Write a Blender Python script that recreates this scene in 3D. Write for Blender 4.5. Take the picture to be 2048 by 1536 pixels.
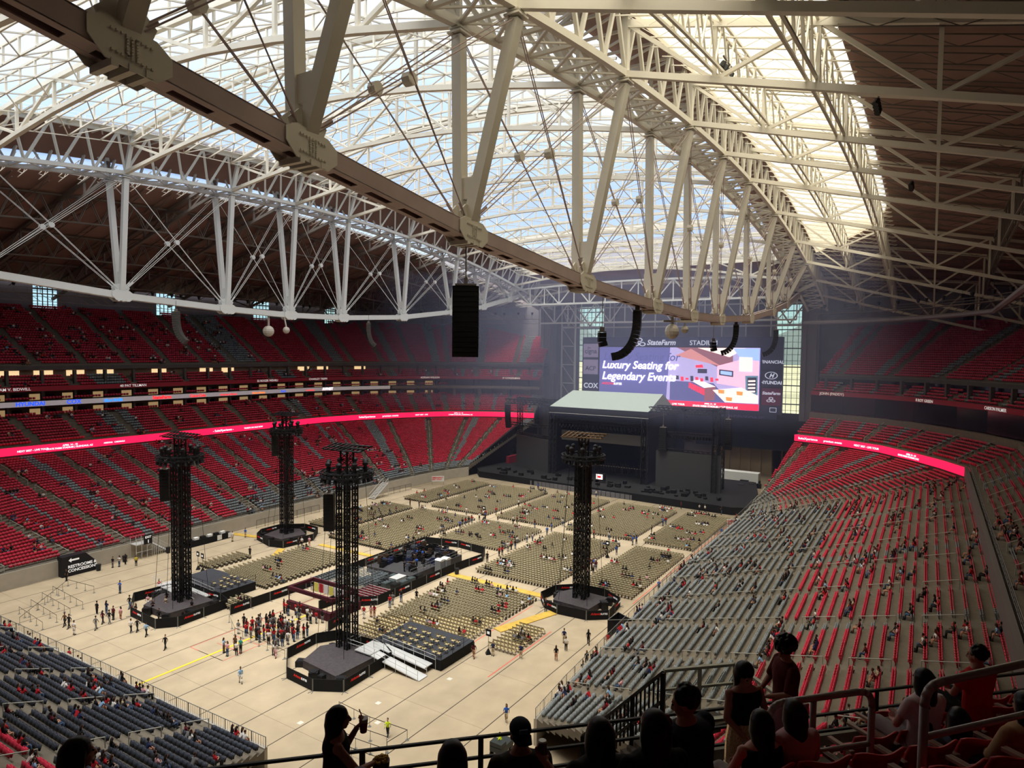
import bpy, math, random
import numpy as np
from mathutils import Vector, Matrix
S = bpy.context.scene
for o in list(bpy.data.objects): bpy.data.objects.remove(o)
R = random.Random(7)
PI = math.pi

# ------------------------------------------------------------------ camera (x = along the hall, y = across to the left, z = up, metres)
EYE = Vector((0, 0, 35.0))
yaw, pit, rol = [math.radians(a) for a in (32.3, 2.75, .65)]
fh = Vector((math.cos(yaw), math.sin(yaw), 0)); rt0 = Vector((math.sin(yaw), -math.cos(yaw), 0)); up0 = Vector((0, 0, 1))
Fv = fh*math.cos(pit) - up0*math.sin(pit); Uv = up0*math.cos(pit) + fh*math.sin(pit)
Xv = rt0*math.cos(rol) + Uv*math.sin(rol); Yv = Uv*math.cos(rol) - rt0*math.sin(rol)
cd = bpy.data.cameras.new('camera'); cam = bpy.data.objects.new('camera', cd); S.collection.objects.link(cam)
cd.sensor_width = 36; cd.lens = 36*1330/2048; cd.clip_start = .1; cd.clip_end = 6000
cam.matrix_world = Matrix(((Xv.x, Yv.x, -Fv.x, EYE.x), (Xv.y, Yv.y, -Fv.y, EYE.y), (Xv.z, Yv.z, -Fv.z, EYE.z), (0, 0, 0, 1)))
S.camera = cam
S.view_settings.view_transform = 'Standard'; S.view_settings.look = 'None'
S.view_settings.exposure = 0.42; S.view_settings.gamma = 1.0; S.view_settings.use_curve_mapping = False

# ------------------------------------------------------------------ world: sun-lit high cloud over blue
Wd = bpy.data.worlds.new('sky'); S.world = Wd; Wd.use_nodes = True
nt = Wd.node_tree; nt.nodes.clear()
def N(t, k, **kw):
    n = t.nodes.new(k)
    for a, b in kw.items(): setattr(n, a, b)
    return n
out = N(nt, 'ShaderNodeOutputWorld'); bg = N(nt, 'ShaderNodeBackground'); tc = N(nt, 'ShaderNodeTexCoord')
sp = N(nt, 'ShaderNodeSeparateXYZ'); nt.links.new(tc.outputs['Generated'], sp.inputs[0])
no = N(nt, 'ShaderNodeTexNoise'); no.inputs['Scale'].default_value = 2.2; no.inputs['Detail'].default_value = 5
mp = N(nt, 'ShaderNodeMapping'); mp.inputs['Scale'].default_value = (1, 1, 3.0)
nt.links.new(tc.outputs['Generated'], mp.inputs[0]); nt.links.new(mp.outputs[0], no.inputs['Vector'])
ma = N(nt, 'ShaderNodeMath', operation='MULTIPLY_ADD'); ma.inputs[1].default_value = .34; ma.inputs[2].default_value = -.17
nt.links.new(no.outputs[0], ma.inputs[0])
ad = N(nt, 'ShaderNodeMath', operation='ADD'); nt.links.new(sp.outputs[2], ad.inputs[0]); nt.links.new(ma.outputs[0], ad.inputs[1])
cr = N(nt, 'ShaderNodeValToRGB'); nt.links.new(ad.outputs[0], cr.inputs[0])
e = cr.color_ramp.elements; e[0].position = 0; e[0].color = (.55, .78, .80, 1); e[1].position = .6; e[1].color = (1.35, 1.25, 1.08, 1)
for p, c in ((.10, (.42, .62, .78, 1)), (.19, (.17, .34, .68, 1)), (.28, (.26, .46, .80, 1)), (.37, (.62, .74, .92, 1)), (.48, (1.02, 1.0, .98, 1))):
    q = e.new(p); q.color = c
nt.links.new(cr.outputs[0], bg.inputs[0]); bg.inputs[1].default_value = 1.0; nt.links.new(bg.outputs[0], out.inputs[0])

# ------------------------------------------------------------------ sun, spread wide by the cloud and the fabric roof
sd = bpy.data.lights.new('sun', 'SUN'); sd.energy = 6.5; sd.angle = math.radians(35); sd.color = (1, .975, .93)
sun = bpy.data.objects.new('sun', sd); S.collection.objects.link(sun)
sun.rotation_euler = Vector((-.20, .0, 1)).to_track_quat('Z', 'Y').to_euler()
cy = S.cycles
cy.max_bounces = 6; cy.diffuse_bounces = 3; cy.glossy_bounces = 2; cy.transmission_bounces = 4; cy.transparent_max_bounces = 10
cy.use_denoising = True; cy.use_adaptive_sampling = True; cy.adaptive_threshold = .03
cy.caustics_reflective = False; cy.caustics_refractive = False

# ------------------------------------------------------------------ materials
def srgb(c):
    return tuple((x/255/12.92 if x/255 <= .04045 else ((x/255+.055)/1.055)**2.4) for x in c)
MATS = {}
def mat(name, rgb, rough=.7, metal=0, noise=0, nscale=3, emit=0, attr=False, bump=0):
    if name in MATS: return MATS[name]
    m = bpy.data.materials.new(name); m.use_nodes = True; t = m.node_tree; b = t.nodes['Principled BSDF']
    c = (*srgb(rgb), 1); b.inputs['Base Color'].default_value = c; m.diffuse_color = c
    b.inputs['Roughness'].default_value = rough; b.inputs['Metallic'].default_value = metal
    b.inputs['Specular IOR Level'].default_value = .3
    if attr:
        a = N(t, 'ShaderNodeAttribute', attribute_name='col'); t.links.new(a.outputs['Color'], b.inputs['Base Color'])
    if noise:
        x = N(t, 'ShaderNodeTexNoise'); x.inputs['Scale'].default_value = nscale; x.inputs['Detail'].default_value = 6
        g = N(t, 'ShaderNodeTexCoord'); t.links.new(g.outputs['Object'], x.inputs['Vector'])
        r = N(t, 'ShaderNodeMapRange'); r.inputs[1].default_value = .3; r.inputs[2].default_value = .7
        r.inputs[3].default_value = 1-noise; r.inputs[4].default_value = 1+noise; t.links.new(x.outputs[0], r.inputs[0])
        v = N(t, 'ShaderNodeVectorMath', operation='SCALE'); t.links.new(r.outputs[0], v.inputs['Scale'])
        if attr: t.links.new(a.outputs['Color'], v.inputs[0])
        else: v.inputs[0].default_value = c[:3]
        t.links.new(v.outputs[0], b.inputs['Base Color'])
        if bump:
            bp = N(t, 'ShaderNodeBump'); bp.inputs['Strength'].default_value = bump; t.links.new(x.outputs[0], bp.inputs['Height']); t.links.new(bp.outputs[0], b.inputs['Normal'])
    if emit:
        b.inputs['Emission Color'].default_value = c; b.inputs['Emission Strength'].default_value = emit
    MATS[name] = m; return m
def film(name, rgb, trans, tcol=(1, 1, 1)):
    m = bpy.data.materials.new(name); m.use_nodes = True; t = m.node_tree; t.nodes.clear()
    o = N(t, 'ShaderNodeOutputMaterial'); a = N(t, 'ShaderNodeBsdfTranslucent'); b = N(t, 'ShaderNodeBsdfTransparent'); x = N(t, 'ShaderNodeMixShader')
    a.inputs[0].default_value = (*srgb(rgb), 1); b.inputs[0].default_value = (*tcol, 1); x.inputs[0].default_value = trans
    t.links.new(a.outputs[0], x.inputs[1]); t.links.new(b.outputs[0], x.inputs[2]); t.links.new(x.outputs[0], o.inputs[0])
    MATS[name] = m; return m
film('film_clear', (170, 176, 186), .74, (.95, .98, 1)); film('film_cream', (222, 210, 176), .66, (1, .97, .86)); film('window_glass', (200, 230, 230), .85, (.85, .97, .96))
film('guard_glass', (120, 120, 110), .93, (.95, .95, .93))
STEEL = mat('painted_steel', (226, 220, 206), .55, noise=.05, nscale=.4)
STEELB = mat('pale_steel', (222, 224, 224), .5)
CHORD = mat('chord_steel', (192, 172, 168), .5, noise=.08, nscale=.6)
DECKM = mat('roof_deck', (142, 114, 106), .9, noise=.2, nscale=.15)
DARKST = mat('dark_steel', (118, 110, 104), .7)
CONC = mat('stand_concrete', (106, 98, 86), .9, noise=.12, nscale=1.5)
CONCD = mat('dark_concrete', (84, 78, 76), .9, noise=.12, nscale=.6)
WALLM = mat('wall_panel', (124, 120, 132), .8, noise=.1, nscale=.3)
BLACK = mat('black_cloth', (17, 17, 19), .85); BLK2 = mat('black_metal', (24, 24, 26), .5)
NAVY = mat('navy_cloth', (28, 30, 48), .9)
GREYM = mat('rail_grey', (120, 120, 116), .5, metal=.2)
ALU = mat('aluminium', (205, 205, 203), .4, metal=.3)
YEL = mat('yellow_cover', (196, 160, 70), .7, noise=.15, nscale=1)
WHITE = mat('white', (225, 225, 222), .6)
RED = mat('seat_red', (196, 46, 68), .45); FASR = mat('fascia_red', (142, 30, 46), .6)
ATTR = mat('coloured_cloth', (128, 128, 128), .8, attr=True); SEATM = mat('seat_plastic', (128, 128, 128), .5, attr=True)
SKIN = mat('skin', (150, 104, 84), .6); HAIRM = mat('dark_hair', (16, 12, 12), .45)

# ------------------------------------------------------------------ helpers
def prop(o, label=None, cat=None, group=None, kind=None):
    for k, v in (('label', label), ('category', cat), ('group', group), ('kind', kind)):
        if v: o[k] = v
    return o
def empty(name, loc, label=None, cat=None, group=None, rz=0):
    o = bpy.data.objects.new(name, None); S.collection.objects.link(o); o.location = loc; o.rotation_euler.z = rz; o.empty_display_size = .3
    return prop(o, label, cat, group)
def link(name, me, parent=None):
    o = bpy.data.objects.new(name, me); S.collection.objects.link(o)
    if parent: o.parent = parent
    return o
def copy_tree(o, parent=None):
    c = o.copy(); S.collection.objects.link(c)
    if parent: c.parent = parent
    for ch in list(o.children): copy_tree(ch, c)
    return c
class MB:
    def __init__(s): s.v = []; s.f = []; s.m = []; s.c = []
    def raw(s, vs, fs, mi=0, col=None):
        n = len(s.v); s.v += [tuple(p) for p in vs]; s.f += [tuple(i+n for i in f) for f in fs]; s.m += [mi]*len(fs)
        if col is not None: s.c += [col]*len(vs)
    def box(s, c, d, rz=0, mi=0, tilt=0):
        x, y, z = [a/2 for a in d]; ca, sa = math.cos(rz), math.sin(rz); ct, st = math.cos(tilt), math.sin(tilt)
        P = []
        for i in (-1, 1):
            for j in (-1, 1):
                for k in (-1, 1):
                    u, v, w = i*x, j*y, k*z; u, w = u*ct+w*st, -u*st+w*ct
                    P.append((c[0]+u*ca-v*sa, c[1]+u*sa+v*ca, c[2]+w))
        s.raw(P, [(0, 1, 3, 2), (4, 6, 7, 5), (0, 4, 5, 1), (2, 3, 7, 6), (0, 2, 6, 4), (1, 5, 7, 3)], mi)
    def beam(s, a, b, w, h=None, mi=0, up=(0, 0, 1)):
        h = h or w; a = Vector(a); b = Vector(b); d = b-a
        if d.length < 1e-6: return
        d.normalize(); u = Vector(up)
        if abs(d.dot(u)) > .97: u = Vector((1, 0, 0))
        x = d.cross(u).normalized()*w/2; y = x.cross(d).normalized()*h/2
        P = [p+i*x+j*y for p in (a, b) for i, j in ((-1, -1), (1, -1), (1, 1), (-1, 1))]
        s.raw(P, [(0, 1, 5, 4), (1, 2, 6, 5), (2, 3, 7, 6), (3, 0, 4, 7), (3, 2, 1, 0), (4, 5, 6, 7)], mi)
    def tube(s, a, b, r, r2=None, n=8, mi=0):
        r2 = r if r2 is None else r2; a = Vector(a); b = Vector(b); d = (b-a).normalized(); u = Vector((0, 0, 1)) if abs(d.z) < .95 else Vector((1, 0, 0))
        x = d.cross(u).normalized(); y = x.cross(d)
        P = [p+(x*math.cos(2*PI*i/n)+y*math.sin(2*PI*i/n))*q for p, q in ((a, r), (b, r2)) for i in range(n)]
        s.raw(P, [(i, (i+1) % n, n+(i+1) % n, n+i) for i in range(n)]+[tuple(range(n))[::-1], tuple(range(n, 2*n))], mi)
    def path(s, pts, r, n=6, mi=0):
        for a, b in zip(pts, pts[1:]): s.tube(a, b, r, n=n, mi=mi)
    def prism(s, poly, z0, z1, mi=0, mside=None):
        n = len(poly); P = [(x, y, z0) for x, y in poly]+[(x, y, z1) for x, y in poly]
        s.raw(P, [tuple(range(n, 2*n)), tuple(range(n))[::-1]], mi); s.raw(P, [(i, (i+1) % n, n+(i+1) % n, n+i) for i in range(n)], mi if mside is None else mside)
    def loft(s, rings, mi=0, n=10, cap=True):
        # rings: (centre, rx, ry, xdir, ydir)
        P = []
        for c, rx, ry, xd, yd in rings:
            c = Vector(c)
            P += [c+xd*rx*math.cos(2*PI*i/n)+yd*ry*math.sin(2*PI*i/n) for i in range(n)]
        F = [(k*n+i, k*n+(i+1) % n, (k+1)*n+(i+1) % n, (k+1)*n+i) for k in range(len(rings)-1) for i in range(n)]
        if cap: F += [tuple(range(n))[::-1], tuple((len(rings)-1)*n+i for i in range(n))]
        s.raw(P, F, mi)
    def ball(s, c, r, n=10, m=7, mi=0):
        if not hasattr(r, '__len__'): r = (r, r, r)
        P = [(c[0], c[1], c[2]-r[2])]
        for j in range(1, m):
            a = -PI/2+PI*j/m
            P += [(c[0]+r[0]*math.cos(a)*math.cos(2*PI*i/n), c[1]+r[1]*math.cos(a)*math.sin(2*PI*i/n), c[2]+r[2]*math.sin(a)) for i in range(n)]
        P.append((c[0], c[1], c[2]+r[2])); L = len(P)-1
        F = [(0, 1+(i+1) % n, 1+i) for i in range(n)]+[(1+j*n+i, 1+j*n+(i+1) % n, 1+(j+1)*n+(i+1) % n, 1+(j+1)*n+i) for j in range(m-2) for i in range(n)]
        F += [(L, 1+(m-2)*n+i, 1+(m-2)*n+(i+1) % n) for i in range(n)]
        s.raw(P, F, mi)
    def mesh(s, name, mats, smooth=False):
        me = bpy.data.meshes.new(name); me.from_pydata(s.v, [], s.f)
        for m in (mats if isinstance(mats, (list, tuple)) else [mats]): me.materials.append(m)
        if any(s.m): me.polygons.foreach_set('material_index', s.m)
        if smooth: me.polygons.foreach_set('use_smooth', [True]*len(me.polygons))
        if s.c and len(s.c) == len(s.v):
            a = me.color_attributes.new('col', 'FLOAT_COLOR', 'POINT'); a.data.foreach_set('color', np.array([(*c, 1) for c in s.c], dtype=np.float32).ravel())
        me.update(); return me
    def build(s, name, mats, parent=None, smooth=False, **kw):
        return prop(link(name, s.mesh(name, mats, smooth), parent), **kw)
def npmesh(name, V, Fq, col=None, m=None):
    V = np.asarray(V, np.float32); Fq = np.asarray(Fq, np.int32); me = bpy.data.meshes.new(name)
    me.vertices.add(len(V)); me.vertices.foreach_set('co', V.ravel()); k = Fq.shape[1]
    me.loops.add(Fq.size); me.loops.foreach_set('vertex_index', Fq.ravel()); me.polygons.add(len(Fq))
    me.polygons.foreach_set('loop_start', np.arange(0, Fq.size, k, dtype=np.int32)); me.polygons.foreach_set('loop_total', np.full(len(Fq), k, np.int32))
    me.update(calc_edges=True)
    if col is not None:
        a = me.color_attributes.new('col', 'FLOAT_COLOR', 'POINT'); a.data.foreach_set('color', np.c_[col, np.ones(len(col))].astype(np.float32).ravel())
    me.materials.append(m); return me
def text(body, name, size, m, loc, right, upv, parent=None, align='LEFT', bold=0, shear=0, depth=.02, sx=1, kw=None):
    c = bpy.data.curves.new(name, 'FONT'); c.body = body; c.size = size; c.extrude = depth; c.offset = bold; c.shear = shear; c.align_x = align; c.resolution_u = 3
    o = bpy.data.objects.new(name, c); S.collection.objects.link(o); dg = bpy.context.evaluated_depsgraph_get()
    me = bpy.data.meshes.new_from_object(o.evaluated_get(dg)); bpy.data.objects.remove(o); me.materials.clear(); me.materials.append(m)
    x = Vector(right).normalized(); y = Vector(upv).normalized(); z = x.cross(y)
    me.transform(Matrix(((x.x*sx, y.x, z.x, loc[0]), (x.y*sx, y.y, z.y, loc[1]), (x.z*sx, y.z, z.z, loc[2]), (0, 0, 0, 1))))
    return prop(link(name, me, parent), **(kw or {}))

# ------------------------------------------------------------------ plan lines of the bowl
RP = [(36, -1), (46, -5.4), (92, -5.4), (137.6, -5.4), (145.4, -1.8), (152.2, 2.3), (161.3, 8.9), (166, 15.1), (169, 21), (171, 27.5)]
RF = [(50, 28.6), (57, 29.2), (95, 31.1), (131, 31.4), (136, 31.5), (140, 31.6), (144, 31.7), (146, 31.8), (147.5, 31.9), (149, 32)]
LP = [(22, 131), (46, 145.4), (92, 145.4), (130, 145.4), (142, 142.6), (153.6, 137.6), (161, 133.5), (167, 128.7), (172, 122), (175.7, 115.4), (179, 105)]
LF = [(38, 111.5), (54, 112), (90, 112.7), (118, 113.2), (126, 113.2), (134, 113), (138, 112.7), (142, 112.2), (145, 111.6), (148, 110.8), (151, 109.8)]
EF = [(34, 45), (33.6, 57), (33.4, 70), (33, 84), (32.6, 97)]
EP = [(6, 36), (6, 55), (6, 70), (6, 86), (6, 102)]
def off(path, d, sgn):
    out = []
    for i, p in enumerate(path):
        a = Vector(path[max(i-1, 0)]); b = Vector(path[i]); c = Vector(path[min(i+1, len(path)-1)])
        d1 = (b-a).normalized() if i else (c-b).normalized(); d2 = (c-b).normalized() if i < len(path)-1 else d1
        n1 = Vector((d1.y, -d1.x))*sgn; n2 = Vector((d2.y, -d2.x))*sgn; n = (n1+n2).normalized()
        out.append(tuple(b+n*(d/max(.6, n.dot(n1)))))
    return out
def lerp2(A, B, t): return [(a[0]+(b[0]-a[0])*t, a[1]+(b[1]-a[1])*t) for a, b in zip(A, B)]
def along(path, step, start=0):
    # evenly spaced (x, y, dirx, diry, distance, index+fraction)
    out = []; acc = 0; nxt = start
    for i, (a, b) in enumerate(zip(path, path[1:])):
        l = math.dist(a, b)
        if l < 1e-6: continue
        while nxt <= acc+l+1e-6:
            t = (nxt-acc)/l; out.append((a[0]+(b[0]-a[0])*t, a[1]+(b[1]-a[1])*t, (b[0]-a[0])/l, (b[1]-a[1])/l, nxt, i+t)); nxt += step
        acc += l
    return out
def band(mb, P0, P1, z0, z1, mi=0, z1b=None, z0b=None):
    # closed solid strip between two plan lines
    z1b = z1 if z1b is None else z1b; z0b = z0 if z0b is None else z0b; n = len(P0); V = []
    for a, b in zip(P0, P1): V += [(*a, z0), (*a, z1), (*b, z1b), (*b, z0b)]
    F = []
    for i in range(n-1):
        k = i*4; F += [(k, k+4, k+5, k+1), (k+1, k+5, k+6, k+2), (k+2, k+6, k+7, k+3), (k+3, k+7, k+4, k)]
    F += [(0, 1, 2, 3), (n*4-1, n*4-2, n*4-3, n*4-4)]
    mb.raw(V, F, mi)

# ------------------------------------------------------------------ seating tiers
SEAT = []      # (x, y, z, angle, colour index, area)
SPOTS = []     # places people can sit: (x, y, z, angle, area, grey?)
RAILS = {}
def tier(name, F, B, z0, z1, rows, area, aisles, colour, width=1.3, seats=True, sgn=1, rail=True):
    mb = MB(); r = MB()
    for k in range(rows):
        a = lerp2(F, B, k/rows); b = lerp2(F, B, (k+1)/rows); z = z0+(z1-z0)*k/(rows-1)
        band(mb, a, b, z-.75, z)
        mid = lerp2(F, B, (k+.62)/rows)
        if not seats: continue
        for x, y, dx, dy, s, u in along(mid, .53, .3):
            ua = [w for w in aisles if abs(w-u) < .6]
            i = min(int(u), len(mid)-2); L = math.dist(mid[i], mid[i+1])
            if any(abs(w-u)*L < width/2+.2 for w in ua): continue
            nx, ny = (-dy*sgn, dx*sgn)
            c = colour(u, k/rows, x, y)
            if c is None: continue
            ang = math.atan2(ny, nx); SEAT.append((x, y, z, ang, c, area)); SPOTS.append((x, y, z, ang, area, c))
    def at(path, u):
        i = min(int(u), len(path)-2); t = u-i; return (path[i][0]+(path[i+1][0]-path[i][0])*t, path[i][1]+(path[i+1][1]-path[i][1])*t)
    for u in aisles:
        for k0 in range(0, rows-3, 5):
            p = at(lerp2(F, B, (k0+.5)/rows), u); q = at(lerp2(F, B, (k0+3.5)/rows), u); za = z0+(z1-z0)*k0/(rows-1); zb = z0+(z1-z0)*(k0+3)/(rows-1)
            A = Vector((*p, za)); Bq = Vector((*q, zb)); U = Vector((0, 0, .95))
            if rail: r.path([A, A+U, Bq+U, Bq], .042, 5)
            for j in range(3):   # half steps in the aisle
                c = at(lerp2(F, B, (k0+j+.85)/rows), u); r.box((*c, za+(z1-z0)*(j+.5)/(rows-1)), (.35, .9, .16), math.atan2(q[1]-p[1], q[0]-p[0]), 1)
    mb.build(name, CONC, kind='structure')
    if rail: prop(r.build('aisle_handrail', [mat('handrail_pale', (168, 166, 156), .5), CONC]), 'steel aisle handrails with concrete steps in the '+area, 'handrail', kind='stuff')
def aisle_list(path, step, start=0): return [a[5] for a in along(path, step, start)]
def col_right(u, t, x, y):
    if u < 3.4: return 1 if (t < .50 or any(abs(x-q_) < 1.3 for q_ in (67, 91.5, 117))) else 0
    if t < .17: return 1
    return 1 if ((u*1.0) % 1.5 < .22) else 0
def col_left(u, t, x, y):
    if u > 3.6: return 1 if (t < .10 or ((u-.25) % 1.9 < .28)) else 0
    if 2.0 < u < 3.2 and t < .42: return 1 if t < .22 else 0
    if u > 1.75 and t < .16: return 1
    return 1 if (u*4.1 % 1 < .17 if u > 1 else (u % 1 < .12)) else 0
def col_end(u, t, x, y): return 2 if t < .48 else 0
def col_up(u, t, x, y): return 1 if (int(u*2.9)*7 % 4 == 1 and (u*2.9 % 1) < .7) else 0
def col_club(u, t, x, y): return 1 if (int(u*4.3)*3 % 5 == 1 and (u*4.3) % 1 < .6) else 0
tier('lower_terrace_right', RF, RP, 2.5, 13.3, 36, 'right lower stand', aisle_list(RF[:4], 8.6, 6)[:-1]+[3.2, 4.3, 5.6, 7.2, 8.6], col_right, sgn=1)
tier('lower_terrace_left', LF, LP, 2.5, 13.3, 36, 'left lower stand', aisle_list(LF[:4], 8.6, 3)[:-1]+[3.4, 4.7, 6.1, 7.6, 9.0], col_left, sgn=-1)
tier('lower_terrace_end', EF, EP, 2.3, 12.5, 30, 'near end stand', [.55, 1.2, 1.9, 2.5, 3.2], col_end, sgn=-1)
for nm, P, sg, e0 in (('right', RP, 1, 2), ('left', LP, -1, 1)):
    Q = P[2:] if nm == 'right' else P
    tier('club_terrace_'+nm, off(Q, .9, sg), off(Q, 9.6, sg), 16.0, 20.3, 10, nm+' club tier', aisle_list(Q, 9.2, 5), col_club, sgn=sg, rail=nm == 'right')
RPu = RP[1:]
RPn = [(p[0], p[1]) for p in RP[2:]]
tier('club_terrace_near', off(RP[:3], .9, 1), off(RP[:3], 9.6, 1), 16.0, 20.3, 10, 'near right club tier', [a for a in aisle_list(RP[:3], 8, 5)], col_club, sgn=1)
tier('mezzanine_terrace_left', off(LP, 8.2, -1), off(LP, 12.2, -1), 26.6, 28.3, 4, 'left mezzanine', aisle_list(LP, 12, 5), col_club, sgn=-1, rail=False)
tier('mezzanine_terrace_right', off(RPn, 8.2, 1), off(RPn, 12.2, 1), 26.0, 27.7, 4, 'right mezzanine', aisle_list(RPn, 12, 5), col_club, sgn=1, rail=False)
UL0, UL1 = 31.2, 44.0
tier('upper_terrace_left', off(LP, 12, -1), off(LP, 35, -1), UL0, UL1, 25, 'left upper deck', aisle_list(LP, 8.8, 4), col_up, sgn=-1, rail=False)
tier('upper_terrace_right', off(RPn, 12, 1), off(RPn, 35, 1), 30.2, 43.0, 25, 'right upper deck', aisle_list(RPn, 9.6, 4), col_up, sgn=1, rail=False)

SC = [srgb((196, 46, 70)), srgb((128, 134, 138)), srgb((54, 58, 68))]
def seat_template():
    m = MB(); m.box((-.24, 0, .62), (.06, .45, .42), 0, 0, .2); m.box((-.08, 0, .56), (.07, .42, .38), 0, 0, .34)
    return np.array(m.v, np.float32), np.array(m.f, np.int32)
STV, STF = seat_template()
def seat_batch(name, L, label):
    if not L: return
    A = np.array([[q[0], q[1], q[2], q[3], q[4]] for q in L], np.float32)
    ca, sa = np.cos(A[:, 3])[:, None], np.sin(A[:, 3])[:, None]
    X = A[:, 0:1]+STV[None, :, 0]*ca-STV[None, :, 1]*sa; Y = A[:, 1:2]+STV[None, :, 0]*sa+STV[None, :, 1]*ca; Z = A[:, 2:3]+STV[None, :, 2]
    V = np.stack([X, Y, Z], -1).reshape(-1, 3); F = (STF[None]+(np.arange(len(A))*len(STV))[:, None, None]).reshape(-1, 4)
    rg = np.random.default_rng(3); c = np.array(SC)[A[:, 4].astype(int)]*(1+rg.uniform(-.12, .12, (len(A), 1)))
    prop(link(name, npmesh(name, V, F, np.repeat(c, len(STV), 0), SEATM)), label, 'seats', kind='stuff')
def inview(p, marg=0):
    v = Vector(p)-EYE; z = v.dot(Fv)
    if z < .5: return None
    x = 1024+1330*v.dot(Xv)/z; y = 768-1330*v.dot(Yv)/z
    return (x, y, z) if -marg < x < 2048+marg and -marg < y < 1536+marg else None
near = []
for i, q in enumerate(SEAT):
    if q[5] != 'right lower stand': continue
    v = inview(q[:3])
    if v and v[1] < 1560-.115*v[0]: near.append((v[2], i))
near.sort()
single = {0: [], 1: []}
for zz, i in near:
    c = SEAT[i][4]
    if c in single and len(single[0])+len(single[1]) < 270: single[c].append(i)
used = set(single[0]+single[1])
protos = {}
for c, nm in ((0, 'red'), (1, 'grey')):
    m = MB(); m.box((-.24, 0, .62), (.05, .45, .42), 0, 0, .2); m.box((-.08, 0, .56), (.06, .42, .38), 0, 0, .34); m.box((-.12, .238, .6), (.3, .03, .05)); m.box((-.12, -.238, .6), (.3, .03, .05)); m.box((-.16, 0, .2), (.07, .07, .4))
    me = m.mesh('stadium_seat', RED if c == 0 else mat('seat_grey', (112, 118, 120), .5))
    for i in single[c]:
        q = SEAT[i]; o = link('stadium_seat', me); o.location = q[:3]; o.rotation_euler.z = q[3]
        prop(o, ('red plastic seat in the upper half of the right lower stand' if c == 0 else 'grey plastic seat in the front half of the right lower stand'), 'seat', nm+' seats nearest the camera in the right lower stand')
rest = [q for i, q in enumerate(SEAT) if i not in used]
seat_batch('red_stadium_seats', [q for q in rest if q[4] == 0], 'red plastic seats filling the more distant stands')
seat_batch('grey_stadium_seats', [q for q in rest if q[4] == 1], 'grey plastic seats in stripes and front rows of the more distant stands')
seat_batch('slate_stadium_seats', [q for q in rest if q[4] == 2], 'dark slate seats in the stand at the near left corner')

# ------------------------------------------------------------------ floor, front walls, fences
FLOORP = [(33, 40), (33, 100), (36, 112), (44, 116), (152, 116), (208, 116), (208, 22), (150, 31), (146, 28), (50, 26), (44, 34)]
m = MB(); m.prism([(0, -4), (0, 130), (208, 130), (208, -4)], -.4, 0)
FM = mat('floor_concrete', (170, 153, 127), .75, noise=.10, nscale=.35)
m.build('floor', FM, kind='structure')
m = MB()
for y in np.arange(34, 113, 4.82): m.box((110, y, .004), (150, .09, .008))
for x in np.arange(40, 150, 9.6): m.box((x, 73, .001), (.02, 78, .002))
m.build('floor_joint', mat('joint_dark', (58, 52, 46), .9), kind='structure')
m = MB()
for P, sg in ((RF, 1), (LF, -1), (EF, -1)):
    band(m, off(P, -.3, sg), P, 0, 2.45)
m.build('wall_field', mat('field_wall', (178, 170, 156), .85, noise=.06, nscale=.8), kind='structure')
def fence(name, pts, z, h, label, step=1.6, solid=False, mt=GREYM, bars=.16, cat='railing', logo=False):
    m = MB(); T = [Vector((*p, z)) for p in pts]
    for a, b in zip(T, T[1:]):
        n = max(1, round((b-a).length/step)); U = Vector((0, 0, h))
        m.tube(a+U, b+U, .035, n=5); m.tube(a+U*.12, b+U*.12, .025, n=4)
        for i in range(n+1): p = a.lerp(b, i/n); m.tube(p, p+U, .035, n=5)
        if bars:
            k = max(2, int((b-a).length/bars))
            for i in range(k): p = a.lerp(b, i/k); m.beam(p+U*.12, p+U, .02)
        else: m.tube(a+U*.55, b+U*.55, .022, n=4)
    return m.build(name, mt, label=label, cat=cat)
fence('stand_railing', off(RF, -.12, 1), 2.45, 1.0, 'grey railing along the front of the right lower stand', 2, bars=.35)
fence('stand_railing', off(LF, -.12, -1), 2.45, 1.0, 'grey railing along the front of the left lower stand', 2, bars=0)
fence('stand_railing', off(EF, -.12, -1), 2.3, 1.05, 'grey railing along the front of the near end stand', 1.8, bars=.3)
fence('stand_railing', lerp2([RF[-1]], [RP[-1]], 0)+[RP[-1]], 2.6, .9, 'sloping parapet at the stage end of the right lower stand', 3, bars=0)

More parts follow.
